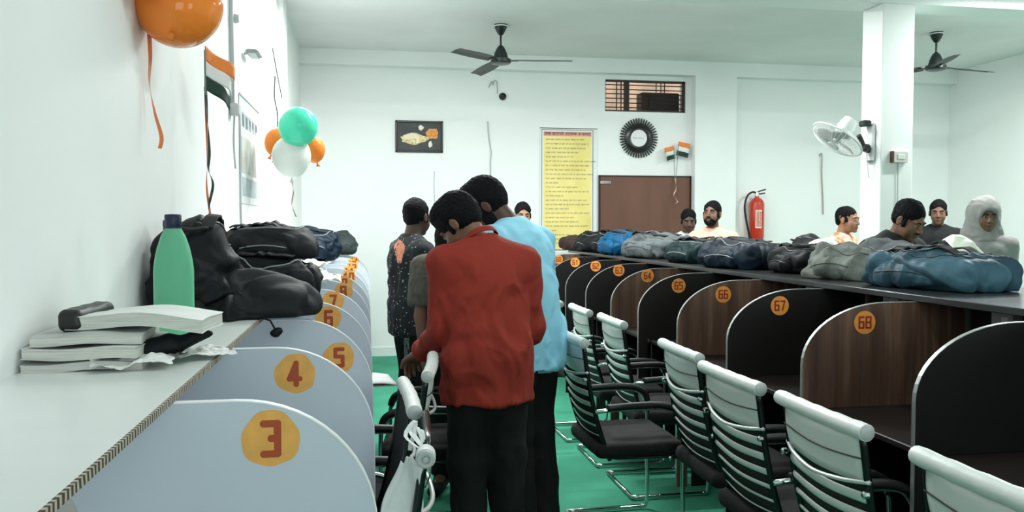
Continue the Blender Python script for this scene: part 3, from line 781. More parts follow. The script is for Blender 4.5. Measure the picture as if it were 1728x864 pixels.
    if collar:
        N_ = 26; cb = MB(); C0 = nb+Rh@(np.array([0, 0, .014])*s)
        def cf(u, v):
            th = PI*.5+.30+(2*PI-.60)*u; rr = .061+.012*v; z = .006+.020*math.sin(v*PI*.5)-.058*max(0, v-.4)
            p = np.array([rr*math.cos(th), rr*math.sin(th), z-.010*math.sin(th)])
            return C0+Rh@(p*s)
        cb.grid(cf, N_, 8); cb.build('collar', shirt, sho, smooth=True, solid=.003)
    # ---- trousers
    d_ = SDF((-.32*s, -.28*s, .04), (.32*s, .30*s, 1.08*s), max(h, .009))
    d_.cone(B((0, 0, .86)), B((0, 0, .98)), .160*k, .150*k, .03, sq=((0, 1, 0), .72))
    for sd in (-1, 1):
        hp, kn, an, to = legs[sd]
        d_.cone(hp, kn, .094*k, .078*k, .04).cone(kn, an, .080*k, .064*k, .03, clip=[(an, (0, 0, -1))])
    d_.cut((0, 0, (hem+.05)*s), (0, 0, 1))
    tr = d_.mesh('trousers', trousers, root, disp=folds(.012, 8, seed+9, (1, 1, .6)))
    for sd in (-1, 1):
        hp, kn, an, to = legs[sd]; z = SDF((an+to)/2-.22, (an+to)/2+.22, .009)
        z.cone(an+np.array([0, -.02, -.03]), to+np.array([0, .03, 0]), .050*s, .042*s, .03, sq=((0, 0, 1), .8)).cone(an, an+np.array([0, 0, .01]), .05*s, .048*s, .02)
        z.cut((0, 0, .004), (0, 0, -1)); z.mesh('shoe', BLKFAB, root)
    return root, dict(A=A, nb=nb, hc=hc, Rf=Rf, HD=HD, L=L, s=s)

def fab(name, col, **kw): return mat(name, col, kw.pop('rough', .85), bump=kw.pop('bump', .15), bscale=kw.pop('bscale', 300), **kw)
BLKTR = fab('black_trouser_cloth', (.003, .0032, .0036))
NEAR, FAR = .0065, .0105
P2, i2 = person('person in a rust red long sleeved shirt seen from behind, head bent to the left', (.50, 3.46, 0), 8, 1.69, lean=9, side=-1, head=(48, 38, 0),
    armL=((-.04, .0, -1), (-.17, .8, -.46)), armR=((.16, .02, -1), (-.25, .80, -.55)), curl=(.55, .5), skin=SKIN,
    shirt=fab('rust_red_cotton', (.270, .024, .012), var=.08, vscale=3), trousers=BLKTR, hair='full', h=NEAR, hem=.755, collar=True, bulk=1.0, seed=11)
P3, i3 = person('person in a light blue shirt with a dark beard looking down beside the red shirt', (.755, 3.86, 0), 42, 1.79, lean=13, head=(30, 34, 0),
    armL=((.0, .12, -1), (.5, .8, -.5)), armR=((.12, .1, -1), (-.2, .8, -.6)), skin=SKIN_D,
    shirt=fab('light_blue_cotton', (.30, .66, .84)), trousers=BLKTR, hair='full', beard='full', h=NEAR, hem=.775, bulk=.99, seed=23)
P1, i1 = person('person in a dark speckled shirt standing left of the group and looking right', (.290, 5.42, 0), -68, 1.67, head=(28, 6, 0),
    armL=((-.12, .05, -1), (.05, .35, -1)), armR=((.1, .2, -1), (-.3, .8, -.6)), skin=SKIN_D,
    shirt=mat('dark_speckled_cloth', (.008, .009, .013), .8), trousers=BLKTR, hair='short', h=.008, hem=.80, bulk=1.02, seed=31)
person('person in an olive grey shirt mostly hidden behind the red shirt, left shoulder showing', (.485, 4.62, 0), 165, 1.60, lean=14, head=(0, 40, 0),
    armL=((-.15, .5, -1), (.2, 1, -.2)), armR=((.05, .05, -1), (-.1, .1, -1)), skin=SKIN,
    shirt=fab('olive_grey_cloth', (.085, .080, .062), var=.25, vscale=40), trousers=BLKTR, h=.009, seed=41, sleeve=.75)
person('person far back whose face shows between the light blue shirt and the yellow board', (1.475, 7.9, 0), 172, 1.715, head=(6, 6, 0), skin=SKIN_L,
    shirt=fab('white_cotton', (.68, .70, .69)), trousers=BLKTR, h=FAR, seed=51, sleeve=.6)
person('bearded person in a peach T-shirt left of the fire extinguisher', (3.22, 7.42, 0), 134, 1.715, head=(4, -8, 0), skin=SKIN,
    shirt=fab('peach_cotton', (.88, .50, .37)), trousers=BLKTR, hair='short', beard='short', h=.008, seed=61, sleeve=.5)
person('person in a white shirt half hidden behind the peach T-shirt', (3.24, 8.08, 0), 150, 1.66, head=(14, 10, 0), skin=SKIN_D,
    shirt=MATS['white_cotton'], trousers=BLKTR, h=FAR, seed=71, sleeve=.5)
def pattern_cloth():
    m = bpy.data.materials.new('orange_white_patterned_cloth'); m.use_nodes = True; nt = m.node_tree; bb = nt.nodes['Principled BSDF']; bb.inputs['Roughness'].default_value = .85
    tc = nt.nodes.new('ShaderNodeTexCoord'); n = nt.nodes.new('ShaderNodeTexNoise'); n.inputs['Scale'].default_value = 22; n.inputs['Detail'].default_value = 3
    r = nt.nodes.new('ShaderNodeValToRGB'); e = r.color_ramp.elements; e[0].position = .42; e[0].color = (.70, .20, .06, 1); e[1].position = .56; e[1].color = (.85, .66, .52, 1)
    nt.links.new(tc.outputs['Object'], n.inputs['Vector']); nt.links.new(n.outputs[0], r.inputs[0]); nt.links.new(r.outputs[0], bb.inputs['Base Color']); return m
person('person in an orange and white patterned shirt looking right before the square pillar', (4.19, 6.80, 0), 212, 1.66, head=(0, 2, 0), skin=SKIN_L,
    armL=((-.2, .3, -1), (.1, 1, -.1)), shirt=pattern_cloth(), trousers=BLKTR, hair='crop', h=.008, seed=81, sleeve=.5)
person('heavy set person in black with a moustache looking down in front of the pillar', (3.24, 4.74, 0), 193, 1.68, lean=6, head=(8, 22, 0), skin=SKIN,
    shirt=fab('black_cotton', (.008, .009, .010)), trousers=BLKTR, hair='short', beard='moustache', h=.0065, seed=91, sleeve=.6, bulk=1.12)
person('young person in a black V-neck shirt standing behind the heavy set one', (5.66, 7.5, 0), 150, 1.745, head=(-6, 4, 0), skin=SKIN,
    shirt=MATS['black_cotton'], trousers=BLKTR, hair='short', h=.009, seed=101, sleeve=.6)
PG, ig = person('person in a pale grey head scarf at the far right edge', (4.74, 5.76, 0), 150, 1.69, head=(10, 6, 0), skin=SKIN,
    shirt=fab('grey_cloth', (.30, .29, .28)), trousers=BLKTR, hair='crop', h=.009, seed=111)
q = SDF(ig['hc']-.24, ig['hc']+.22, .009); hd = ig['HD']
q.ell(hd((0, -.03, .035)), (.105, .13, .12), R=ig['Rf'], k=.03).cone(hd((0, -.04, .0)), ig['nb']+np.array([0, -.02, -.02]), .11, .15, .05)
q.ell(hd((0, .13, -.03)), (.066, .12, .09), R=ig['Rf'], k=.01, op='d')
q.mesh('head_scarf', MATS['grey_cloth'], PG, disp=folds(.012, 12, 4))

# sprinkled pattern on the dark shirt, side stripe on the trousers, printed patch
m = MATS['dark_speckled_cloth']; nt = m.node_tree; bb = nt.nodes['Principled BSDF']
tc = nt.nodes.new('ShaderNodeTexCoord'); v = nt.nodes.new('ShaderNodeTexVoronoi'); v.inputs['Scale'].default_value = 42; v.inputs['Randomness'].default_value = 1
r = nt.nodes.new('ShaderNodeValToRGB'); e = r.color_ramp.elements; e[0].position = .14; e[0].color = (.48, .50, .50, 1); e[1].position = .19; e[1].color = (.008, .009, .013, 1)
nt.links.new(tc.outputs['Object'], v.inputs['Vector']); nt.links.new(v.outputs[0], r.inputs[0]); nt.links.new(r.outputs[0], bb.inputs['Base Color'])
def on_surface(parent, part, origin, dirv):
    ob = [c for c in parent.children if c.name.split('.')[0] == part][0]
    me = ob.data; bv = BVHTree.FromPolygons([v.co for v in me.vertices], [tuple(p.vertices) for p in me.polygons])
    return bv.ray_cast(Vector(origin), Vector(dirv).normalized())
def patch(parent, part, fn_uv, nu, nv, dirv, name, m, off=.003):
    """cloth patch shrunk on a garment; fn_uv gives ray origins in the local frame"""
    ob = [c for c in parent.children if c.name.split('.')[0] == part][0]
    me = ob.data; bv = BVHTree.FromPolygons([v.co for v in me.vertices], [tuple(p.vertices) for p in me.polygons]); dv = Vector(dirv).normalized()
    def f(u, v):
        o = Vector(fn_uv(u, v)); h = bv.ray_cast(o, dv)[0]
        return (h-dv*off) if h is not None else o+dv*.3
    return MB().grid(f, nu, nv).build(name, m, ob, smooth=True)
# directions towards the lens in the local frame of the speckled shirt wearer
a1 = math.radians(-68); tocam = Matrix.Rotation(-a1, 3, 'Z') @ Vector((-.29, -5.42, .0)); tocam.normalize(); rgt = tocam.cross(Vector((0, 0, -1))).normalized()*1.0
rgt = Matrix.Rotation(-a1, 3, 'Z') @ Vector((1, 0, 0))
def pp(u, v):
    a = 2*PI*v; return tocam*.6+rgt*(-.085+(.030+.010*math.sin(3*a))*u*math.cos(a))+Vector((0, 0, 1.325+.075*u*math.sin(a)))
patch(P1, 'shirt', pp, 5, 18, -tocam, 'print', mat('orange_pink_print', (.60, .22, .13), .7, var=.3, vscale=30))
st = patch(P1, 'trousers', lambda u, v: tocam*.6+rgt*(-.060+.035*u)+Vector((0, 0, .12+.66*v)), 3, 40, -tocam, 'side_stripe', mat('grey_stripe', (.22, .23, .24), .7, var=.5, vscale=60))

# ================================================================== BAGS
def bag(name, loc, dims, rz, m, label, cat='bag', group=None, seed=1, rot=None, amp=.020, shape='pack', zipm=None, straps=True, pocket=True, parts=True, loops=1, hang=None):
    """a soft bag lying on its back: length along X, width along Y, thickness Z, resting at z=0"""
    Lx, Wy, T = dims; rnd = random.Random(seed); h = .008
    t = empty(name, loc, rz, label, cat, group, rot=rot)
    s = SDF((-Lx*.7, -Wy*.75, -.03), (Lx*.7, Wy*.75, T*1.5), h)
    if shape == 'pack':
        s.rbox((0, 0, T*.42), (Lx*.47, Wy*.47, T*.42), T*.36, k=.03)
        s.ell((-Lx*.12, 0, T*.55), (Lx*.36, Wy*.42, T*.50), k=.06)
        s.ell((Lx*.26, 0, T*.42), (Lx*.24, Wy*.44, T*.40), k=.05)
    elif shape == 'slump':
        s.ell((-Lx*.18, 0, T*.50), (Lx*.33, Wy*.46, T*.50), k=.06); s.ell((Lx*.22, Wy*.02, T*.33), (Lx*.30, Wy*.44, T*.36), k=.08)
        s.rbox((0, 0, T*.22), (Lx*.48, Wy*.46, T*.22), T*.2, k=.05)
    else:                                   # cloth heap / jacket
        for k in range(7):
            s.ell(((rnd.random()-.5)*Lx*.62, (rnd.random()-.5)*Wy*.5, T*(.18+.42*rnd.random())), (Lx*(.18+.14*rnd.random()), Wy*(.2+.15*rnd.random()), T*(.22+.16*rnd.random())), k=.05)
        s.rbox((0, 0, T*.14), (Lx*.46, Wy*.44, T*.15), T*.13, k=.05)
    fo = folds(amp*1.35, 7.5, seed, (.8, 1.2, 1.2), .55)
    body = s.mesh('bag_body' if cat != 'jacket' else 'cloth', m, t, disp=fo, relax=1)
    me = body.data; co = np.empty(len(me.vertices)*3); me.vertices.foreach_get('co', co); co = co.reshape(-1, 3)
    co[:, 2] = np.maximum(co[:, 2], .0015+0*co[:, 0]); me.vertices.foreach_set('co', co.ravel()); me.update()
    bv = BVHTree.FromPolygons([Vector(c) for c in co], [tuple(p.vertices) for p in me.polygons])
    def top(x, y, off=.003, d=(0, 0, -1)):
        r = bv.ray_cast(Vector((x, y, T*3)), Vector(d))[0]
        return (r+Vector((0, 0, off))) if r is not None else Vector((x, y, off+.004))
    if not parts: return t
    zm = zipm or mat('zip_grey', (.10, .105, .11), .35, metal=.4)
    # zip following the rim
    zp = [top(Lx*.40*math.cos(a), -Wy*.02+Wy*.36*math.sin(a), .002) for a in [PI*1.02+PI*.96*k/26 for k in range(27)]]
    MB().tube(zp, .0035, 6).build('zip', zm, t, smooth=True)
    if pocket:
        p = SDF((-Lx*.5, -Wy*.7, 0), (Lx*.5, Wy*.1, T*1.4), h)
        p.ell((-Lx*.05, -Wy*.40, T*.42), (Lx*.30, Wy*.16, T*.30), k=.02).rbox((-Lx*.05, -Wy*.40, T*.28), (Lx*.28, Wy*.14, T*.22), .03, k=.03)
        p.cut((0, 0, .004), (0, 0, -1))
        pk = p.mesh('pocket', m, t, disp=folds(amp*.6, 11, seed+3), relax=1)
        me2 = pk.data; bv2 = BVHTree.FromPolygons([v.co for v in me2.vertices], [tuple(q.vertices) for q in me2.polygons])
        zz = []
        for k in range(13):
            x = -Lx*.05+Lx*.25*(2*k/12-1); r = bv2.ray_cast(Vector((x, -Wy*1.2, T*(.50-.10*(2*k/12-1)**2))), Vector((0, 1, 0)))[0]
            if r is not None: zz.append(r+Vector((0, -.002, 0)))
        if len(zz) > 3: MB().tube(zz, .003, 6).build('pocket_zip', zm, pk, smooth=True)
    if straps:
        for sy in (-.16, .2):
            pts = [top(Lx*(-.42+.70*k/16), Wy*(sy+.09*math.sin(PI*k/16)*(1 if sy > 0 else -1)), .007+.016*math.sin(PI*k/16)*rnd.random()) for k in range(17)]
            MB().ribbon(smooth_path(pts, 2), Vector((.15, 1, .1)), .042, .007).build('shoulder_strap', mat('strap_black', (.016, .017, .018), .7, bump=.3, bscale=250), t, smooth=False, bevel=.002)
    for k in range(loops):
        x = Lx*(-.45); c = top(x*.93, 0, 0)
        MB().tube(smooth_path([(x*.90, -.045, c.z-.01), (x*1.04, -.04, c.z-.005), (x*1.12, 0, c.z-.01), (x*1.04, .04, c.z-.005), (x*.90, .045, c.z-.01)], 5), .006, 8, rx=1.4).build('handle_loop', MATS['strap_black'] if 'strap_black' in MATS else BLKFAB, t, smooth=True)
    return t
Z1 = 1.1915; Z2 = 1.209
BLKB = mat('black_nylon', (.0055, .006, .0075), .55, bump=.10, spec=.22, bscale=120, var=.2, vscale=8)
CHARB = mat('charcoal_nylon', (.012, .013, .015), .6, bump=.10, spec=.22, bscale=120, var=.25, vscale=7)
NAVYB = mat('navy_nylon', (.005, .013, .025), .5, bump=.10, spec=.22, bscale=120, var=.25, vscale=7)
TEALB = mat('slate_teal_nylon', (.014, .038, .062), .5, bump=.10, spec=.22, bscale=120, var=.35, vscale=5, col2=(.045, .105, .14))
BLUEB = mat('bright_blue_nylon', (.006, .085, .19), .5, bump=.10, spec=.22, bscale=120, var=.25, vscale=6)
GREYB = mat('pale_grey_canvas', (.105, .12, .125), .75, bump=.2, spec=.2, bscale=150, var=.2, vscale=6)
OLIVE = mat('grey_olive_canvas', (.10, .11, .095), .8, bump=.2, spec=.2, bscale=120, var=.25, vscale=6, col2=(.22, .24, .22))
GL_ = 'bags piled on the pale shelf'; GR_ = 'bags laid along the dark shelf'
WHZ = mat('white_zip_tape', (.26, .30, .30), .4)
# left pile
bag('backpack', (-.575, 2.98, Z1), (.40, .28, .325), math.radians(96), BLKB, 'black backpack leaning upright on the left wall behind the green bottle', 'backpack', GL_, 5, amp=.026, shape='slump', pocket=False)
bag('jacket', (-.405, 2.90, Z1), (.36, .34, .155), math.radians(8), CHARB, 'crumpled black leather like jacket draped in front of the leaning backpack', 'jacket', GL_, 8, amp=.034, shape='heap', parts=False)
bag('backpack', (-.365, 3.30, Z1), (.34, .38, .185), math.radians(-4), BLKB, 'black backpack with grey piping at the bottom right of the left pile', 'backpack', GL_, 13, zipm=WHZ, amp=.022)
bag('backpack', (-.385, 3.42, Z1+.175), (.34, .30, .105), math.radians(4), CHARB, 'dark backpack lying on top of the left pile with a pale strip beneath', 'backpack', GL_, 14, zipm=WHZ, amp=.018)
bag('backpack', (-.46, 7.25, Z1), (.44, .46, .27), math.radians(6), NAVYB, 'navy blue backpack farther along the pale shelf', 'backpack', GL_, 19, zipm=WHZ)
bag('handbag', (-.235, 8.5, Z1), (.20, .34, .225), math.radians(12), mat('dark_green_grey_cloth', (.03, .045, .045), .7, var=.3), 'small dark bag behind the navy backpack at the far end', 'bag', GL_, 21, straps=False)
t = empty('tag_ball', (-.292, 2.74, 1.150), label='small black toggle hanging from the jacket below the shelf edge', cat='toggle')
q = SDF((-.04, -.04, -.03), (.04, .04, .05), .003); q.ell((0, 0, 0), (.018, .018, .014), k=.01).ell((.008, 0, .008), (.014, .014, .010), k=.008); q.mesh('knob', BLKB, t, disp=lambda V: .002*vnoise(V*90, 2))
MB().tube([(0, .0, .01), (-.018, .012, .04), (-.05, .035, .048)], .003, 6).build('cord', BLKB, t)
# right row, near to far
def rb(px_loc, dims, rz, m, label, seed, **kw): return bag(kw.pop('name', 'backpack'), (px_loc[0], px_loc[1], Z2), dims, math.radians(rz), m, label, kw.pop('cat', 'backpack'), GR_, seed, **kw)
rb((2.585, 3.40), (.62, .40, .16), -78, TEALB, 'large slate blue backpack nearest on the dark shelf', 31, amp=.028, zipm=mat('dull_zip', (.03, .05, .06), .4))
rb((2.56, 4.06), (.40, .36, .175), -60, OLIVE, 'crumpled grey olive canvas bag beside the nearest blue backpack', 32, amp=.030, shape='slump', straps=False, zipm=mat('canvas_seam', (.12, .13, .11), .7), name='canvas_bag', cat='bag')
rb((2.80, 4.08), (.40, .26, .19), -85, GREYB, 'pale grey bag lying behind the grey olive one', 33, amp=.02, straps=False, name='canvas_bag', cat='bag')
rb((2.58, 4.60), (.34, .34, .150), -80, BLKB, 'black bag wedged between the navy and the grey olive bags', 34, amp=.018)
rb((2.47, 5.17), (.54, .38, .180), -70, NAVYB, 'navy blue backpack with a looped strap in the middle of the dark shelf', 35, amp=.022, zipm=WHZ)
rb((2.47, 5.92), (.48, .36, .165), -76, mat('dark_teal_nylon', (.006, .018, .021), .55, bump=.10, spec=.22, var=.3), 'dark teal backpack beside the navy one above the divider numbered 65', 36, amp=.022, zipm=WHZ)
rb((2.47, 6.82), (.66, .40, .20), -72, GREYB, 'long pale grey backpack above the divider numbered 64', 37, amp=.022)
rb((2.40, 7.62), (.46, .36, .21), -76, BLUEB, 'bright blue backpack with dark straps above the divider numbered 63', 38, amp=.022)
rb((2.46, 8.10), (.40, .36, .21), -80, BLKB, 'black backpack behind the bright blue one', 39, amp=.018, zipm=WHZ)
rb((2.40, 8.58), (.44, .34, .19), -80, CHARB, 'charcoal backpack above the divider numbered 61', 40, amp=.022, zipm=WHZ)
rb((2.30, 9.12), (.26, .26, .15), -60, mat('maroon_brown_cloth', (.050, .022, .022), .7, var=.2), 'small maroon brown cloth bag at the far end of the dark shelf', 41, amp=.02, straps=False, pocket=False, name='cloth_bag', cat='bag')
PLAST = mat('white_plastic_sheet', (.80, .83, .80), .3, bump=.5, bscale=20)
def poly_bag(loc, dims, label, seed, m=PLAST):
    t = empty('plastic_bag', loc, label=label, cat='plastic bag'); s = SDF((-.4, -.35, -.02), (.4, .35, .35), .008)
    a, b_, c_ = dims; s.ell((0, 0, c_*.45), (a, b_, c_*.55), k=.02).ell((a*.4, 0, c_*.3), (a*.6, b_*.8, c_*.35), k=.03).cut((0, 0, .002), (0, 0, -1))
    s.mesh('bag_body', m, t, disp=folds(.014, 14, seed))
    MB().tube(smooth_path([(-a*.7, 0, c_*.5), (-a*.95, .01, c_*.72), (-a*1.0, .03, c_*.4), (-a*.8, .03, c_*.2)], 5), .005, 6).build('knot', m, t, smooth=True)
    return t
poly_bag((2.84, 4.83, Z2), (.11, .12, .20), 'white plastic bag between the navy and grey bags on the dark shelf', 3)
poly_bag((2.86, 3.64, Z2), (.10, .13, .235), 'white and pale green plastic bag behind the nearest blue backpack', 4, mat('pale_green_white_plastic', (.74, .80, .66), .35, var=.1, vscale=4, bump=.3, bscale=20))
bag('jacket', (2.86, 5.52, Z2), (.40, .20, .18), math.radians(-80), mat('tan_grey_cloth', (.34, .33, .27), .85, var=.3, vscale=14), 'tan grey scarf lying behind the navy backpack', 'scarf', GR_, 45, amp=.02, shape='heap', parts=False)
bag('handbag', (2.86, 5.02, Z2), (.30, .14, .215), math.radians(-80), BLKB, 'flat black bag sticking up under the patterned shirt', 'bag', GR_, 47, amp=.015, straps=False, pocket=False)

# ================================================================== THINGS ON THE PALE SHELF
# green bottle
t = empty('water_bottle', (-.520, 2.38, Z1), label='tall green plastic water bottle with a navy cap', cat='bottle')
GRN = bpy.data.materials.new('green_pet'); GRN.use_nodes = True; bb = GRN.node_tree.nodes['Principled BSDF']
bb.inputs['Base Color'].default_value = (.30, .80, .54, 1); bb.inputs['Roughness'].default_value = .08; bb.inputs['Transmission Weight'].default_value = .55; bb.inputs['IOR'].default_value = 1.12
t.scale = (.93, .93, .945)
pr = [(.02, .004), (.050, .0), (.0545, .008), (.055, .03), (.0545, .034), (.0558, .04), (.0558, .19), (.0545, .205), (.052, .225), (.045, .258), (.034, .292), (.022, .314), (.0165, .320), (.0165, .332)]
MB().lathe(pr, 40).build('bottle_body', GRN, t, auto=True)
cp = MB(); N = 40
cp.lathe([(.0225, .320), (.0235, .323), (.0235, .350), (.0215, .354), (.004, .355)], 40); cp.build('cap', mat('navy_cap', (.010, .016, .05), .4), t, auto=True)
MB().lathe([(.0205, .3135), (.0225, .314), (.0225, .319), (.0205, .3195)], 30).build('neck_ring', MATS['navy_cap'], t, auto=True)

# notebooks
def notebook(loc, w, d, th, rz, label, cover=(.55, .57, .56), wave=.004, seed=1, ry=0.0, spine=None, droop=0.0):
    t = empty('notebook', loc, label=label, cat='notebook', group='notebooks stacked on the pale shelf', rot=(0, math.radians(ry), math.radians(rz)))
    rn = random.Random(seed); ph = rn.random()*6
    def dz(x, y): return wave*math.sin(7*x/w+ph)+wave*.6*math.sin(5*y/d+ph*2)-droop*max(0, x/w)**2
    def slab(z0, z1, ex, nm, m):
        nx, ny = 16, 8; V = []; F = []
        for zz in (z0, z1):
            for i in range(nx+1):
                for j in range(ny+1):
                    x = (-.5+i/nx)*(w+ex); y = (-.5+j/ny)*(d+ex); V.append((x, y, zz+dz(x, y)))
        K = (nx+1)*(ny+1); I = lambda i, j, k: k*K+i*(ny+1)+j
        for i in range(nx):
            for j in range(ny): F += [(I(i,j,1), I(i+1,j,1), I(i+1,j+1,1), I(i,j+1,1)), (I(i,j+1,0), I(i+1,j+1,0), I(i+1,j,0), I(i,j,0))]
        for i in range(nx): F += [(I(i,0,0), I(i+1,0,0), I(i+1,0,1), I(i,0,1)), (I(i+1,ny,0), I(i,ny,0), I(i,ny,1), I(i+1,ny,1))]
        for j in range(ny): F += [(I(0,j+1,0), I(0,j,0), I(0,j,1), I(0,j+1,1)), (I(nx,j,0), I(nx,j+1,0), I(nx,j+1,1), I(nx,j,1))]
        return MB().add(V, F).build(nm, m, t)
    cm = mat('cover_%d' % seed, cover, .5, var=.08, vscale=8)
    slab(wave*1.6, wave*1.6+.0016, .004, 'cover', cm); slab(wave*1.6+.0016, wave*1.6+th-.0016, 0, 'page_block', PAGES); slab(wave*1.6+th-.0016, wave*1.6+th, .004, 'cover', cm)
    if spine:
        q = SDF((-w/2-.06, -d/2-.03, -.03), (-w/2+.09, d/2+.03, th+.05), .004)
        q.rbox((-w/2+.008, 0, wave*1.6+th/2+.002), (.026, d/2+.004, th/2+.009), .016); q.mesh('spine_tape', spine, t, disp=folds(.003, 16, 4))
    return t
notebook((-.60, 2.00, Z1-.004), .235, .27, .017, 3, 'pale notebook at the bottom of the stack beside the left wall', (.60, .62, .60), seed=1, wave=.003)
notebook((-.595, 1.99, Z1+.019), .225, .25, .024, -2, 'thick pale notebook second from the bottom of the stack', (.66, .68, .66), seed=2, wave=.0025)
notebook((-.60, 2.005, Z1+.048), .215, .25, .020, 5, 'grey edged notebook second from the top of the stack', (.50, .52, .50), seed=3, wave=.0025)
notebook((-.500, 2.03, Z1+.074), .285, .20, .030, -3, 'thick curling notebook with a black taped spine on top of the stack', (.72, .74, .72), seed=4, wave=.004, spine=mat('black_tape', (.012, .013, .013), .45), droop=.045)
# dark tapering pouch
t = empty('pencil_pouch', (-.465, 1.955, Z1+.028), label='black tapering pencil pouch sticking out of the notebook stack', cat='pencil pouch', rot=(0, math.radians(-8), math.radians(22)))
q = SDF((-.14, -.06, -.05), (.16, .06, .06), .004); q.cone((-.09, 0, 0), (.03, 0, .004), .026, .023, .01).cone((.03, 0, .004), (.115, 0, .012), .022, .006, .01)
q.mesh('pouch_body', BLKB, t, disp=folds(.004, 20, 5)); MB().tube([(.0, -.0245, -.01), (.004, -.022, .014), (.006, -.008, .026), (.006, .01, .025)], .002, 6).build('seam', WHZ, t)
# crumpled sheets
def sheet(loc, w, d, rz, label, seed, amp, m=PAPER, rz0=0, name='paper_sheet'):
    P0 = {}
    def f(u, v):
        x, y = (u-.5)*w, (v-.5)*d; n = mnoise.fractal(Vector((x*14+seed, y*14, seed)), 1, 2, 4); e = mnoise.noise(Vector((u*6, v*6, seed*3)))*.012*(abs(u-.5)*2)**3
        return (x+e, y+e, amp*(n+1)*.55+amp*.25*abs(mnoise.noise(Vector((x*40, y*40, seed))))+.001)
    o = MB().grid(f, 30, 24).build(name, m, None, smooth=False, solid=.0006); o.location = loc; o.rotation_euler = (0, 0, math.radians(rz))
    return tag(o, label, 'paper')
sheet((-.500, 1.885, Z1), .16, .09, 12, 'crumpled pale paper sticking out under the notebook stack', 4, .030)
sheet((-.395, 2.04, Z1), .13, .16, 30, 'bright white creased sheet lying at the shelf edge under the bottle', 9, .016)
sheet((-.445, 1.945, Z1), .07, .06, -30, 'small crumpled dark and white scrap beside the pencil pouch', 14, .030, mat('scrap_grey', (.30, .31, .30), .6, var=.9, vscale=40))
for i, (x, y, w, d, am, lb) in enumerate(((-.15, 4.62, .24, .72, .05, 'crumpled white papers right behind the piled black bags'), (-.24, 5.2, .22, .30, .05, 'white papers heaped over the shelf before the navy backpack'), (-.27, 6.2, .20, .30, .05, 'white sheets lying just before the navy backpack'))):
    sheet((x-.16, y, Z1), w, d, 10+20*i, lb, 20+i, am)
# booklet sticking out of the pale cubicles
t = empty('booklet', (.015, 3.98, .7515), label='white open booklet poking out of the pale cubicles beside the chair backs', cat='booklet', rot=(0, 0, math.radians(8)))
MB().grid(lambda u, v: ((u-.5)*.20, (v-.5)*.28, .004+.014*abs(math.sin(PI*u))), 12, 4).build('pages', PAPER, t, smooth=True, solid=.004); MB().box((-.103, -.143, 0), (.103, .143, .002)).build('cover', mat('booklet_cover', (.6, .62, .6), .4), t)

# ================================================================== ON THE WALLS
YW = YB-.001
# framed picture
t = empty('framed_picture', (.585, YB, 2.49), label='small dark framed picture with golden shapes on the back wall', cat='picture')
fr = MB(); w, h_ = .268, .178
for a in ((-w, -h_, w, -h_+.022), (-w, h_-.022, w, h_), (-w, -h_, -w+.022, h_), (w-.022, -h_, w, h_)): fr.box((a[0], -.028, a[1]), (a[2], -.001, a[3]), .003)
fr.build('frame', mat('black_frame', (.010, .010, .012), .35), t)
cv = MB().box((-w+.02, -.014, -h_+.02), (w-.02, -.002, h_-.02)).build('canvas', mat('dark_canvas', (.035, .040, .040), .5, var=.4, vscale=6), t)
GOLD = mat('gold_paint', (.62, .38, .12), .5, var=.35, vscale=30, col2=(.85, .66, .38)); OR = mat('orange_paint', (.72, .28, .05), .5, var=.35, vscale=40)
def blobp(cx, cz, rx, rz, m, seed, nm, y=-.0155):
    r = random.Random(seed); ph = r.random()*6
    MB().prism([(cx+rx*(1+.12*math.sin(3*a+ph)+.07*math.sin(7*a))*math.cos(a), cz+rz*(1+.14*math.sin(4*a+ph))*math.sin(a)) for a in [2*PI*k/36 for k in range(36)]], .0012).build(nm, m, cv).location = (0, y, 0)
blobp(-.06, -.025, .155, .060, GOLD, 3, 'golden_band'); blobp(-.085, .0, .09, .028, mat('cream_paint', (.80, .70, .52), .5), 5, 'cream_band', -.0165)
blobp(.150, .035, .068, .062, OR, 6, 'orange_disc', -.0175); blobp(.125, -.085, .022, .036, mat('ivory_paint', (.80, .72, .62), .5), 9, 'ivory_drop', -.0185); blobp(.02, .10, .030, .028, MATS['ivory_paint'], 8, 'moon', -.0165)

# yellow rules board
t = empty('notice_board', (2.325, 9.5, 0), label='tall yellow notice board full of small lines of writing beside the brown door', cat='board')
bz0, bz1 = 1.20, 2.62; hw_ = .345
MB().box((-hw_, -.018, bz0), (hw_, -.001, bz1), .002).build('backing', mat('board_white', (.80, .83, .82), .45), t)
fr = MB()
for a in ((-hw_+.02, bz0, -hw_+.026, bz1-.02), (hw_-.055, bz0, hw_-.049, bz1-.02), (-hw_+.02, bz1-.026, hw_-.049, bz1-.02)): fr.box((a[0], -.0205, a[1]), (a[2], -.018, a[3]))
fr.box((-hw_, -.022, bz1-.008), (hw_, -.018, bz1)).build('border_line', mat('dark_line', (.05, .05, .05), .5), t)
yl = MB().box((-hw_+.045, -.0195, bz0+.01), (hw_-.070, -.018, bz1-.04)).build('yellow_sheet', mat('notice_yellow', (.86, .72, .22), .5, var=.06, vscale=3, col2=(.90, .76, .30)), t)
hd_ = MB().box((-hw_+.045, -.0205, bz1-.095), (hw_-.070, -.0195, bz1-.045)).build('heading_strip', mat('pink_heading', (.80, .34, .34), .5), t)
INK = mat('faded_ink', (.30, .27, .20), .6); DINK = mat('dark_ink', (.05, .03, .03), .6)
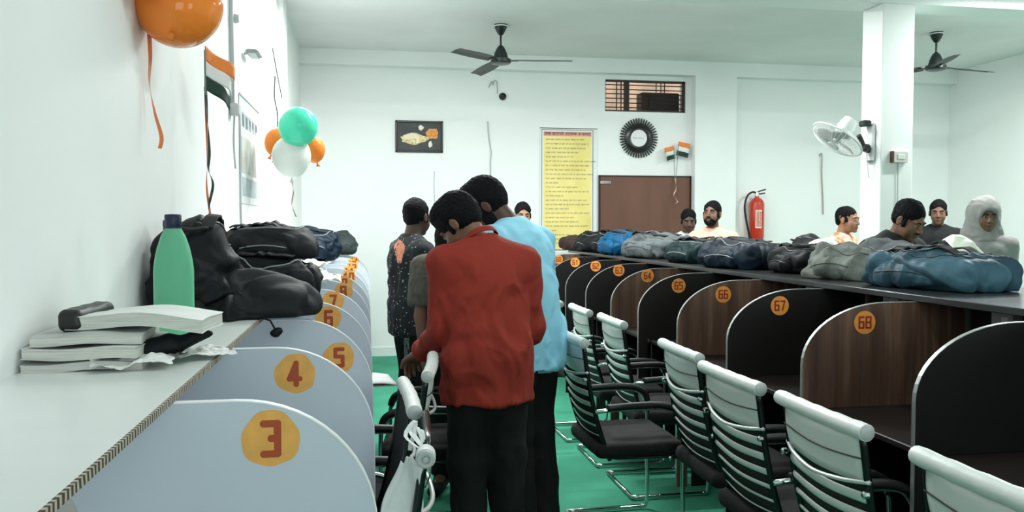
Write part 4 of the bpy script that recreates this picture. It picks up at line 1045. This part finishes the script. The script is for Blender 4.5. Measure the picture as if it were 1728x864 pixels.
def scribble(mb, x, z, w, h_, rnd, y):
    """one unreadable word: a head line with hanging strokes"""
    mb.box((x, y-.0006, z+h_*.82), (x+w, y, z+h_)); k = x+.002
    while k < x+w-.003:
        q = rnd.random(); mb.box((k, y-.0006, z+(.0 if q < .6 else .35*h_)), (k+.0022, y, z+h_*.85))
        if q > .35: mb.box((k-.003, y-.0006, z+h_*(.15+.4*rnd.random())), (k+.002, y, z+h_*(.15+.4*rnd.random())+.14*h_+.0012))
        k += .0055+.003*rnd.random()
rn = random.Random(4); hm = MB()
for x0, x1 in ((-.29, -.21), (-.20, -.055), (-.04, .10), (.115, .145), (.155, .265)): scribble(hm, x0, bz1-.088, x1-x0, .036, rn, -.0206)
hm.build('heading_words', DINK, hd_)
lens = [.46, .50, .48, .40, .32, .54, .50, .48, .52, .46, .14, .36, .50, .20, .48, .50, .28, .52, .30, .40, .46, .10, .26, .40, .48]
for i, ln in enumerate(lens):
    z = bz1-.145-i*.0505
    if z < bz0+.02: break
    lm = MB(); x = -.275
    while x < -.275+ln:
        w_ = .02+.05*rn.random(); scribble(lm, x, z, w_, .017, rn, -.0196); x += w_+.010
    lm.build('text_line', INK, yl)

# round clock with a notched rim
t = empty('wall_clock', (3.18, YB, 2.518), label='round wall clock with a black notched rim and white dial', cat='clock')
MB().lathe([(.10, 0), (.175, 0), (.178, .014), (.150, .026), (.128, .030), (.122, .020), (.10, .018)], 60, FACE_CAM, cap=False).build('rim', mat('gloss_black', (.014, .014, .014), .25), t, auto=True)
pm_ = MB()
for k in range(42):
    a = 2*PI*k/42; M = Matrix.Rotation(a, 4, 'Y')
    pm_.box((-.0075, -.020, .160), (.0075, -.003, .236), .003, M)
    pm_.mi = 0
pt = pm_.build('petal_ring', MATS['gloss_black'], t); tag(pt, kind='stuff')
pm2 = MB()
for k in range(42):
    M = Matrix.Rotation(2*PI*(k+.5)/42, 4, 'Y'); pm2.box((-.0055, -.012, .180), (.0055, -.004, .214), .002, M)
tag(pm2.build('pale_insets', mat('rim_grey', (.40, .43, .42), .3), t), kind='stuff')
MB().lathe([(.001, .0), (.122, 0), (.122, .016), (.001, .016)], 48, FACE_CAM).build('dial', mat('dial_white', (.82, .80, .82), .4), t, auto=True)
for k in range(12):
    a = 2*PI*k/12; MB().box((-.0025, -.0175, .100), (.0025, -.016, .114), 0, Matrix.Rotation(a, 4, 'Y')).build('hour_mark', mat('pale_mark', (.45, .45, .45), .5), t)
MB().box((-.004, -.020, -.01), (.004, -.018, .062), 0, Matrix.Rotation(PI/2, 4, 'Y')).build('hour_hand', MATS['pale_mark'], t)
MB().box((-.003, -.022, -.01), (.003, -.020, .075), 0, Matrix.Rotation(-PI/2+.08, 4, 'Y')).build('minute_hand', MATS['pale_mark'], t)

# flags
SAF = mat('saffron_cloth', (.86, .25, .05), .7); FW = mat('flag_white', (.80, .80, .78), .7); FG = mat('flag_dark_green', (.012, .045, .030), .7)
def flag(name, loc, L_, Hh, droop, label, grp=None, face=(1, 0, 0), pole=0.0, lean_=0.0, ribs=(), scale=1.0):
    """three colour paper flag: L_ along `face`, hanging from the pole"""
    t = empty(name, loc, label=label, cat='flag', group=grp); fx = Vector(face).normalized(); ox = Vector((0, 0, 1)).cross(fx).normalized()
    MB().tube([(0, 0, -pole), Vector((0, 0, Hh*.9))+fx*lean_], .0035*scale, 8).build('stick', mat('stick_grey', (.16, .19, .18), .5), t)
    for i, (m, nm) in enumerate(((SAF, 'saffron_band'), (FW, 'white_band'), (FG, 'green_band'))):
        def f(u, v, i=i):
            z = Hh*(1-(i+v)/3); return fx*(L_*u+lean_*z/Hh)+ox*(.022*scale*math.sin(u*6+i)*u)+Vector((0, 0, z-droop*u*u-.25*droop*math.sin(PI*u)))
        MB().grid(f, 14, 5).build(nm, m, t, smooth=True, solid=.0008)
    return t
def hang_ribbon(name, loc, pts, m, label, w=.012, cat='ribbon', grp=None, tw=6.0):
    P = smooth_path(pts, 8); n = len(P)
    wv = [Vector((math.cos(tw*i/n), math.sin(tw*i/n), 0)) for i in range(n)]
    o = MB().ribbon(P, wv, w, .0012).build(name, m, None, smooth=False); o.location = loc; return tag(o, label, cat, grp)
flag('paper_flag', (-.620, 3.42, 2.025), .155, .17, .06, 'saffron white and green paper flag on the left wall below the orange balloon', face=(.55, .8, 0), pole=.02)
hang_ribbon('flag_ribbon', (-.620, 3.42, 2.035), [(0, 0, 0), (.006, .005, -.12), (.012, .0, -.25), (.008, 0, -.32), (.022, .01, -.38), (.008, .0, -.46), (.010, 0, -.50)], mat('dark_green_foil', (.02, .055, .045), .3), 'dark green curling ribbon hanging from the paper flag on the left wall', .011, tw=9)
hang_ribbon('flag_ribbon', (-.622, 3.43, 1.955), [(0, 0, .06), (.004, .0, -.18), (.0, 0, -.30), (.008, .01, -.40), (.024, .01, -.52)], mat('orange_foil', (.80, .22, .08), .3), 'orange ribbon hanging beside the dark green one under the paper flag', .009, tw=5)
GF = 'pair of small flags above the brown door'
a_ = flag('paper_flag', (3.615, 9.44, 2.28), .13, .15, .05, 'left small three colour flag of the pair above the brown door', GF, (-.9, -.25, .1), pole=.25, lean_=.02)
flag('paper_flag', (3.625, 9.43, 2.32), .14, .16, .05, 'right small three colour flag of the pair above the brown door', GF, (.9, -.25, .1), pole=.29, lean_=.03)
hang_ribbon('flag_ribbon', (3.615, 9.42, 2.04), [(0, 0, 0), (.01, 0, -.12), (-.02, 0, -.20), (.03, 0, -.27), (.0, 0, -.30)], mat('pale_gold_foil', (.75, .52, .36), .3, metal=.3), 'pale golden ribbon loop hanging before the brown door', .014, tw=8)

# balloons
def balloon(loc, r, m, label, rot=(0, 0, 0), neck=True):
    t = empty('balloon', loc, label=label, cat='balloon', rot=rot)
    pr = []
    for k in range(25):
        a = PI*k/24; rr = math.sin(a); z = math.cos(a)
        zz = z*(1.06 if z > 0 else 1.16); pr.append((max(rr*(1 if z > 0 else 1-.10*z*z), .0001)*r, zz*r))
    MB().lathe(pr, 40, cap=False).build('skin', m, t, smooth=True)
    MB().lathe([(.004, -.0), (.006, -.010), (.013, -.022), (.014, -.026), (.006, -.024)], 14, Matrix.Translation((0, 0, -1.155*r))).build('neck', m, t, smooth=True)
    return t
def rubber(n, c, tr=.25): return mat(n, c, .16, trans=tr, ior=1.05, coat=.5)
balloon((-.605, 2.90, 2.225), .140, rubber('orange_rubber', (.95, .27, .04), .1), 'big orange balloon hanging on the left wall at the top', (math.radians(-42), 0, 0))
balloon((-.650, 2.70, 2.28), .060, MATS['orange_rubber'], 'small orange balloon squeezed between the wall and the big one', (.2, 0, 0))
hang_ribbon('balloon_ribbon', (-.70, 2.90, 2.15), [(0, 0, 0), (.004, 0, -.10), (.0, 0, -.19), (.012, .01, -.28), (.030, .02, -.36), (.024, .02, -.40)], MATS['orange_foil'], 'orange red ribbon hanging under the big orange balloon', .013, tw=4)
balloon((-.42, 5.35, 2.105), .122, rubber('green_rubber', (.10, .78, .52), .15), 'glossy turquoise green balloon of the small bunch on the left wall', (math.radians(62), 0, math.radians(20)))
balloon((-.47, 5.43, 1.93), .122, rubber('white_rubber', (.86, .90, .86), .15), 'white balloon hanging below the green one', (0, 0, 0))
balloon((-.56, 5.55, 2.03), .088, MATS['orange_rubber'], 'orange balloon peeping out left behind the white one', (0, .5, 0))
balloon((-.345, 5.52, 1.985), .080, MATS['orange_rubber'], 'orange balloon peeping out right behind the green one', (0, -.3, 0))
BLKW = mat('dark_wire', (.06, .065, .065), .5)
hang_ribbon('balloon_ribbon', (-.47, 5.43, 1.785), [(0, 0, 0), (.01, 0, -.08), (.0, 0, -.16), (.025, .0, -.24)], mat('brown_foil', (.30, .16, .12), .35), 'thin dark ribbon hanging below the white balloon', .007, tw=7)
def wire(name, pts, r, m, label, cat='cable', loc=(0, 0, 0), parent=None):
    o = MB().tube(smooth_path(pts, 6), r, 6).build(name, m, parent, smooth=True); o.location = loc
    return tag(o, label, cat) if label else o
xw = XL+.008
wire('cable', [(xw+.01, 6.75, 2.66), (xw, 6.78, 2.5), (xw+.02, 6.8, 2.35), (xw, 6.9, 2.15), (xw+.02, 6.6, 2.02), (xw+.02, 6.4, 1.96)], .006, BLKW, 'loose dark cable hanging on the left wall above the balloons')
wire('cable', [(xw+.03, 6.4, 2.80), (xw+.02, 6.8, 2.68), (xw+.01, 7.3, 2.55)], .005, BLKW, 'short cable crossing the knot on the left wall')
wire('cable', [(xw+.01, 5.22, 2.54), (xw+.012, 5.8, 2.62), (xw+.01, 6.8, 2.67)], .004, mat('pale_wire', (.42, .45, .45), .5), 'thin pale cable running from the lamp to the knot on the left wall')
wire('cable', [(xw+.01, 4.70, 2.13), (xw, 4.72, 1.95), (xw+.01, 4.70, 1.80)], .006, MATS['pale_wire'], 'grey cable left of the wall calendar')
wire('cable', [(xw+.005, 4.90, 2.16), (xw+.005, 4.92, 1.9), (xw+.005, 4.90, 1.62), (xw+.005, 4.93, 1.42)], .007, MATS['pale_wire'], 'grey cable running down beside the wall calendar to the socket')
# conduit and tube holder
t = empty('conduit', (XL, 4.65, 2.4), label='white vertical conduit on the left wall behind the flag', cat='conduit')
MB().tube([(.014, 0, -.26), (.014, 0, .60)], .012, 10).build('pipe', mat('conduit_grey', (.50, .54, .53), .4), t, smooth=True)
MB().box((.0, -.03, -.32), (.05, .05, -.255), .008).build('junction_box', mat('box_grey', (.46, .48, .48), .5), t)
MB().lathe([(.022, 0), (.026, .01), (.02, .03)], 14, Matrix.Translation((.02, .03, .20)) @ Matrix.Rotation(PI/2, 4, 'Y')).build('clip', MATS['conduit_grey'], t, auto=True)
# flat lamp arm
t = empty('wall_lamp', (XL, 5.22, 2.52), label='flat grey hexagonal lamp head on a short arm on the left wall', cat='lamp')
MB().tube([(.0, 0, .0), (.03, 0, .01), (.055, 0, .0)], .008, 8).build('arm', MATS['conduit_grey'], t, smooth=True)
MB().prism([(.015, 0), (.03, .012), (.075, .012), (.095, 0), (.075, -.012), (.03, -.012)], .19, Matrix.Translation((0, -.10, 0))).build('lamp_head', mat('lamp_grey', (.26, .29, .29), .4), t, bevel=.002)
# wall calendar
t = empty('wall_calendar', (XL, 5.38, 1.92), label='pale wall calendar poster with faded picture on the left wall', cat='calendar')
MB().box((.002, -.43, -.30), (.006, .43, .32), .001).build('sheet', mat('calendar_white', (.62, .66, .66), .35), t)
MB().box((.006, -.36, -.12), (.0075, .36, .09)).build('picture_print', mat('calendar_tan', (.50, .44, .36), .5, var=.2, vscale=6, col2=(.52, .56, .56)), t)
MB().box((.006, -.34, -.255), (.0075, .30, -.145)).build('date_block', mat('calendar_blue', (.36, .42, .44), .5, var=.2, vscale=20), t)
sc = MB(); rn = random.Random(8)
M = Matrix.Translation((.0062, 0, 0)) @ Matrix.Rotation(PI/2, 4, 'Z')
s2 = MB()
for k in range(5): scribble(s2, -.34+.14*k, .15, .11, .085, rn, 0)
s2.V = [tuple(M @ Vector(v)) for v in s2.V]; s2.build('heading_words', mat('calendar_ink', (.30, .34, .38), .5), t)
MB().tube([(.008, -.43, .325), (.008, .43, .325)], .006, 8).build('top_rod', MATS['conduit_grey'], t)
# small socket with plug on the left wall
t = empty('wall_socket', (XL, 4.92, 1.40), label='small pale wall socket with a dangling wire above the piled bags', cat='socket')
MB().box((0, -.05, -.05), (.03, .05, .05), .006).build('plate', mat('socket_grey', (.52, .55, .55), .4), t)
MB().box((.03, -.02, -.015), (.06, .02, .025), .006).build('plug', MATS['socket_grey'], t)
wire('wire', [(.05, 0, 0), (.07, .02, -.08), (.04, -.03, -.14), (.05, .03, -.19)], .004, MATS['pale_wire'], None, parent=t)

# ceiling fans
def ceiling_fan(loc, azs, label, rod=.115):
    t = empty('ceiling_fan', loc, label=label, cat='ceiling fan', group=None)
    FB = mat('fan_black', (.012, .015, .015), .35)
    MB().lathe([(.064, 0), (.064, -.012), (.060, -.024), (.045, -.06), (.030, -.085), (.018, -.10)], 28).build('canopy', FB, t, auto=True)
    MB().lathe([(.068, -.010), (.072, -.014), (.068, -.020)], 28).build('canopy_ring', GLASSW, t, auto=True)
    MB().tube([(0, 0, -.09), (0, 0, -.09-rod)], .010, 10).build('rod', FB, t)
    z = -.09-rod
    MB().lathe([(.012, z+.01), (.030, z-.005), (.045, z-.03), (.062, z-.07), (.070, z-.105), (.072, z-.118)], 32).build('motor_cover', FB, t, auto=True)
    MB().lathe([(.072, z-.118), (.098, z-.126), (.100, z-.155), (.090, z-.168), (.050, z-.178), (.01, z-.18)], 32).build('motor', mat('fan_motor', (.022, .028, .027), .3), t, auto=True)
    for a in azs:
        M = Matrix.Rotation(a, 4, 'Z') @ Matrix.Translation((0, 0, z-.142))
        bl = MB(); bl.box((.085, -.022, -.004), (.17, .022, .004), .002, M); ir = bl.build('blade_iron', CHROME if False else FB, t)
        V = []; n = 14
        for i in range(n+1):
            u = i/n; x = .13+.56*u; w = .052+.014*math.sin(PI*min(1, u*1.1))+.004*u; zc = -.016*u
            for sy, dz in ((-1, -.010), (0, .006), (1, .010)): V += [(x, sy*w, zc+dz*1.1+.003), (x, sy*w, zc+dz*1.1-.001)]
        F = []
        for i in range(n):
            q = i*6; p = q+6
            F += [(q, q+2, p+2, p), (q+2, q+4, p+4, p+2), (q+1, p+1, p+3, q+3), (q+3, p+3, p+5, q+5), (q, p, p+1, q+1), (q+4, q+5, p+5, p+4)]
        F += [(0, 1, 3, 2), (2, 3, 5, 4)]; e = n*6; F += [(e, e+2, e+3, e+1), (e+2, e+4, e+5, e+3)]
        MB().add([M @ Vector(v) for v in V], F).build('blade', mat('blade_black', (.014, .020, .018), .45), t)
    return t
ceiling_fan((1.28, 7.98, ZC), [math.radians(v) for v in (-15, 225, 103)], 'black three blade ceiling fan before the back wall')
ceiling_fan((5.64, 7.55, ZC), [math.radians(v) for v in (6, 126, 246)], 'black three blade ceiling fan right of the pillar')

# wall fan on the pillar
t = empty('wall_fan', (4.078, 6.22, 2.18), label='white wall fan with tilted wire cage on the pillar', cat='wall fan')
WF = mat('fan_white', (.78, .80, .80), .3); DK = mat('fan_dark_joint', (.05, .045, .045), .4)
MB().box((-.028, -.055, -.17), (0, .055, .13), .012).build('mount', WF, t)
MB().box((-.10, -.04, .115), (-.03, .04, .165), .008).build('control_box', mat('fan_green_black', (.02, .04, .035), .4), t)
MB().tube(smooth_path([(-.02, 0, -.08), (-.07, -.01, -.07), (-.11, -.02, .0), (-.14, -.03, .04)], 5), .02, 10).build('arm', DK, t, smooth=True)
MB().lathe([(.028, -.03), (.034, 0), (.028, .03)], 16, Matrix.Translation((-.07, -.02, -.06)) @ Matrix.Rotation(PI/2, 4, 'X')).build('joint', DK, t, auto=True)
# cage axis: faces down and towards the cubicles
ax = Vector((-.606, .04, -.825)).normalized(); Q = ax.to_track_quat('Z', 'Y').to_matrix().to_4x4(); C = Vector((-.36, -.08, -.0))
Mg = Matrix.Translation(C) @ Q
MB().lathe([(.02, -.20), (.055, -.19), (.066, -.14), (.066, -.07), (.05, -.05)], 24, Mg).build('motor_housing', WF, t, auto=True)
cg = MB(); R0 = .215
for k in range(2): pass
rim = MB(); rim.tube([Mg @ Vector((R0*math.cos(2*PI*k/48), R0*math.sin(2*PI*k/48), 0)) for k in range(48)], .007, 8, closed=True); rim.build('cage_rim', WF, t, smooth=True)
cg = MB()
for k in range(36):
    a = 2*PI*k/36; d = Vector((math.cos(a), math.sin(a), 0))
    cg.tube([Mg @ (d*.045+Vector((0, 0, .062))), Mg @ (d*.12+Vector((0, 0, .058))), Mg @ (d*.19+Vector((0, 0, .032))), Mg @ (d*R0)], .0016, 5)
tag(cg.build('front_cage', WF, t, smooth=True), kind='stuff')
cg = MB()
for k in range(36):
    a = 2*PI*(k+.5)/36; d = Vector((math.cos(a), math.sin(a), 0))
    cg.tube([Mg @ (d*.055+Vector((0, 0, -.060))), Mg @ (d*.13+Vector((0, 0, -.056))), Mg @ (d*.195+Vector((0, 0, -.030))), Mg @ (d*R0)], .0016, 5)
tag(cg.build('rear_cage', WF, t, smooth=True), kind='stuff')
MB().lathe([(.001, .066), (.04, .066), (.047, .060), (.047, .056)], 24, Mg, cap=False).build('cage_badge', WF, t, auto=True)
MB().lathe([(.001, .030), (.026, .028), (.030, .0), (.028, -.05)], 20, Mg, cap=False).build('hub', MATS['rim_grey'], t, auto=True)
for k in range(3):
    M = Mg @ Matrix.Rotation(2*PI*k/3+.3, 4, 'Z')
    MB().grid(lambda u, v: M @ Vector((.025+.165*u, (-.5+v)*(.05+.10*math.sin(PI*min(u*1.05, 1))**.7), .022*(v-.5)*1.6)), 10, 6).build('fan_blade', mat('fan_blade_grey', (.45, .48, .47), .35), t, smooth=True, solid=.002)
wire('pull_cord', [(-.06, -.02, -.10), (-.05, -.02, -.2), (-.03, -.01, -.3)], .004, WF, None, parent=t)

# switch box on the pillar
t = empty('switch_box', (4.225, 6.10, 2.04), label='small white switch box with a dark side on the pillar', cat='switch')
MB().box((-.055, -.035, -.045), (.075, -.001, .045), .004).build('case', mat('white_switch_plate', (.72, .66, .62), .35), t)
MB().box((-.066, -.036, -.047), (-.050, -.0, .047), .002).build('side_plate', mat('switch_brown', (.12, .05, .035), .5), t)
MB().box((-.02, -.039, -.018), (.045, -.035, .022), .002).build('switch_button', WF, t)
wire('wire', [(.0, -.01, -.045), (.004, -.008, -.3), (.0, -.008, -.62), (.0, -.008, -.84)], .0035, MATS['pale_wire'], None, parent=t)

# fire extinguisher
t = empty('fire_extinguisher', (4.645, 9.40, 1.32), label='red fire extinguisher with black hose on the back wall', cat='fire extinguisher')
RED = mat('extinguisher_red', (.55, .035, .015), .3, coat=.4)
MB().lathe([(.02, -.0), (.082, .004), (.088, .02), (.088, .42), (.082, .45), (.055, .485), (.028, .50), (.024, .52)], 36).build('cylinder', RED, t, auto=True)
MB().grid(lambda u, v: (.0895*math.sin(-.62+.9*u), -.0895*math.cos(-.62+.9*u), .13+.22*v), 10, 4).build('label_plate', mat('label_cream', (.78, .62, .50), .5, var=.25, vscale=50), t, smooth=True)
lm = MB()
for k in range(4): lm.box((-.040+.020*k, -.0925, .15), (-.034+.020*k, -.0900, .33))
lm.build('label_print', RED, t)
MB().lathe([(.022, .515), (.026, .52), (.026, .56), (.014, .57)], 16).build('valve', CHROME, t, auto=True)
MB().tube([(0, 0, .56), (.03, 0, .575), (.11, -.01, .60)], .008, 8).build('squeeze_lever', BLKPL, t, smooth=True)
MB().tube([(-.02, 0, .545), (.04, 0, .545), (.10, -.01, .555)], .008, 8).build('carry_handle', BLKPL, t, smooth=True)
MB().tube(smooth_path([(0, 0, .55), (-.06, -.01, .565), (-.13, -.02, .52), (-.165, -.02, .40), (-.150, -.02, .26), (-.115, -.02, .10), (-.098, -.02, .0)], 6), .012, 10).build('hose', BLKPL, t, smooth=True)
MB().tube([(-.098, -.02, .0), (-.088, -.02, -.06)], [.013, .018], 10).build('nozzle', BLKPL, t, smooth=True)
MB().box((-.03, .05, .30), (.03, .099, .50), .003).build('bracket', CHROME, t)
# bulb holder, hooks and hairline cables on the back wall
t = empty('bulb_holder', (1.545, YB, 2.968), label='small round black bulb holder alone on the white back wall', cat='bulb holder')
MB().lathe([(.040, 0), (.044, .01), (.038, .028), (.030, .05), (.024, .052), (.020, .03)], 24, FACE_CAM, cap=True).build('socket', BLKPL, t, auto=True)
MB().lathe([(.052, -.001), (.052, .006), (.044, .010)], 24, FACE_CAM).build('rose', GLASSW, t, auto=True)
wire('hook_wire', [(1.38, 9.49, 3.06), (1.405, 9.47, 3.12), (1.425, 9.47, 3.13), (1.43, 9.48, 3.09), (1.44, 9.47, 3.14), (1.475, 9.48, 3.13), (1.485, 9.49, 3.0)], .005, MATS['pale_wire'], 'bent grey wire hook high on the back wall', 'wire')
wire('cable', [(1.37, 9.492, 2.68), (1.378, 9.488, 2.55), (1.395, 9.49, 2.42), (1.41, 9.488, 2.32), (1.40, 9.49, 2.2), (1.41, 9.49, 1.9)], .006, MATS['pale_wire'], 'grey cable hanging in the middle of the back wall')
wire('cable', [(.757, 9.492, 2.1), (.752, 9.49, 1.95), (.758, 9.49, 1.72)], .004, MATS['pale_wire'], 'short thin cable below the framed picture')
wire('cable', [(5.51, 9.49, 2.34), (5.525, 9.46, 2.36), (5.54, 9.48, 2.1), (5.56, 9.48, 1.8), (5.565, 9.48, 1.62)], .007, mat('tan_wire', (.40, .34, .30), .6), 'tan loose cable between the fire extinguisher and the pillar')
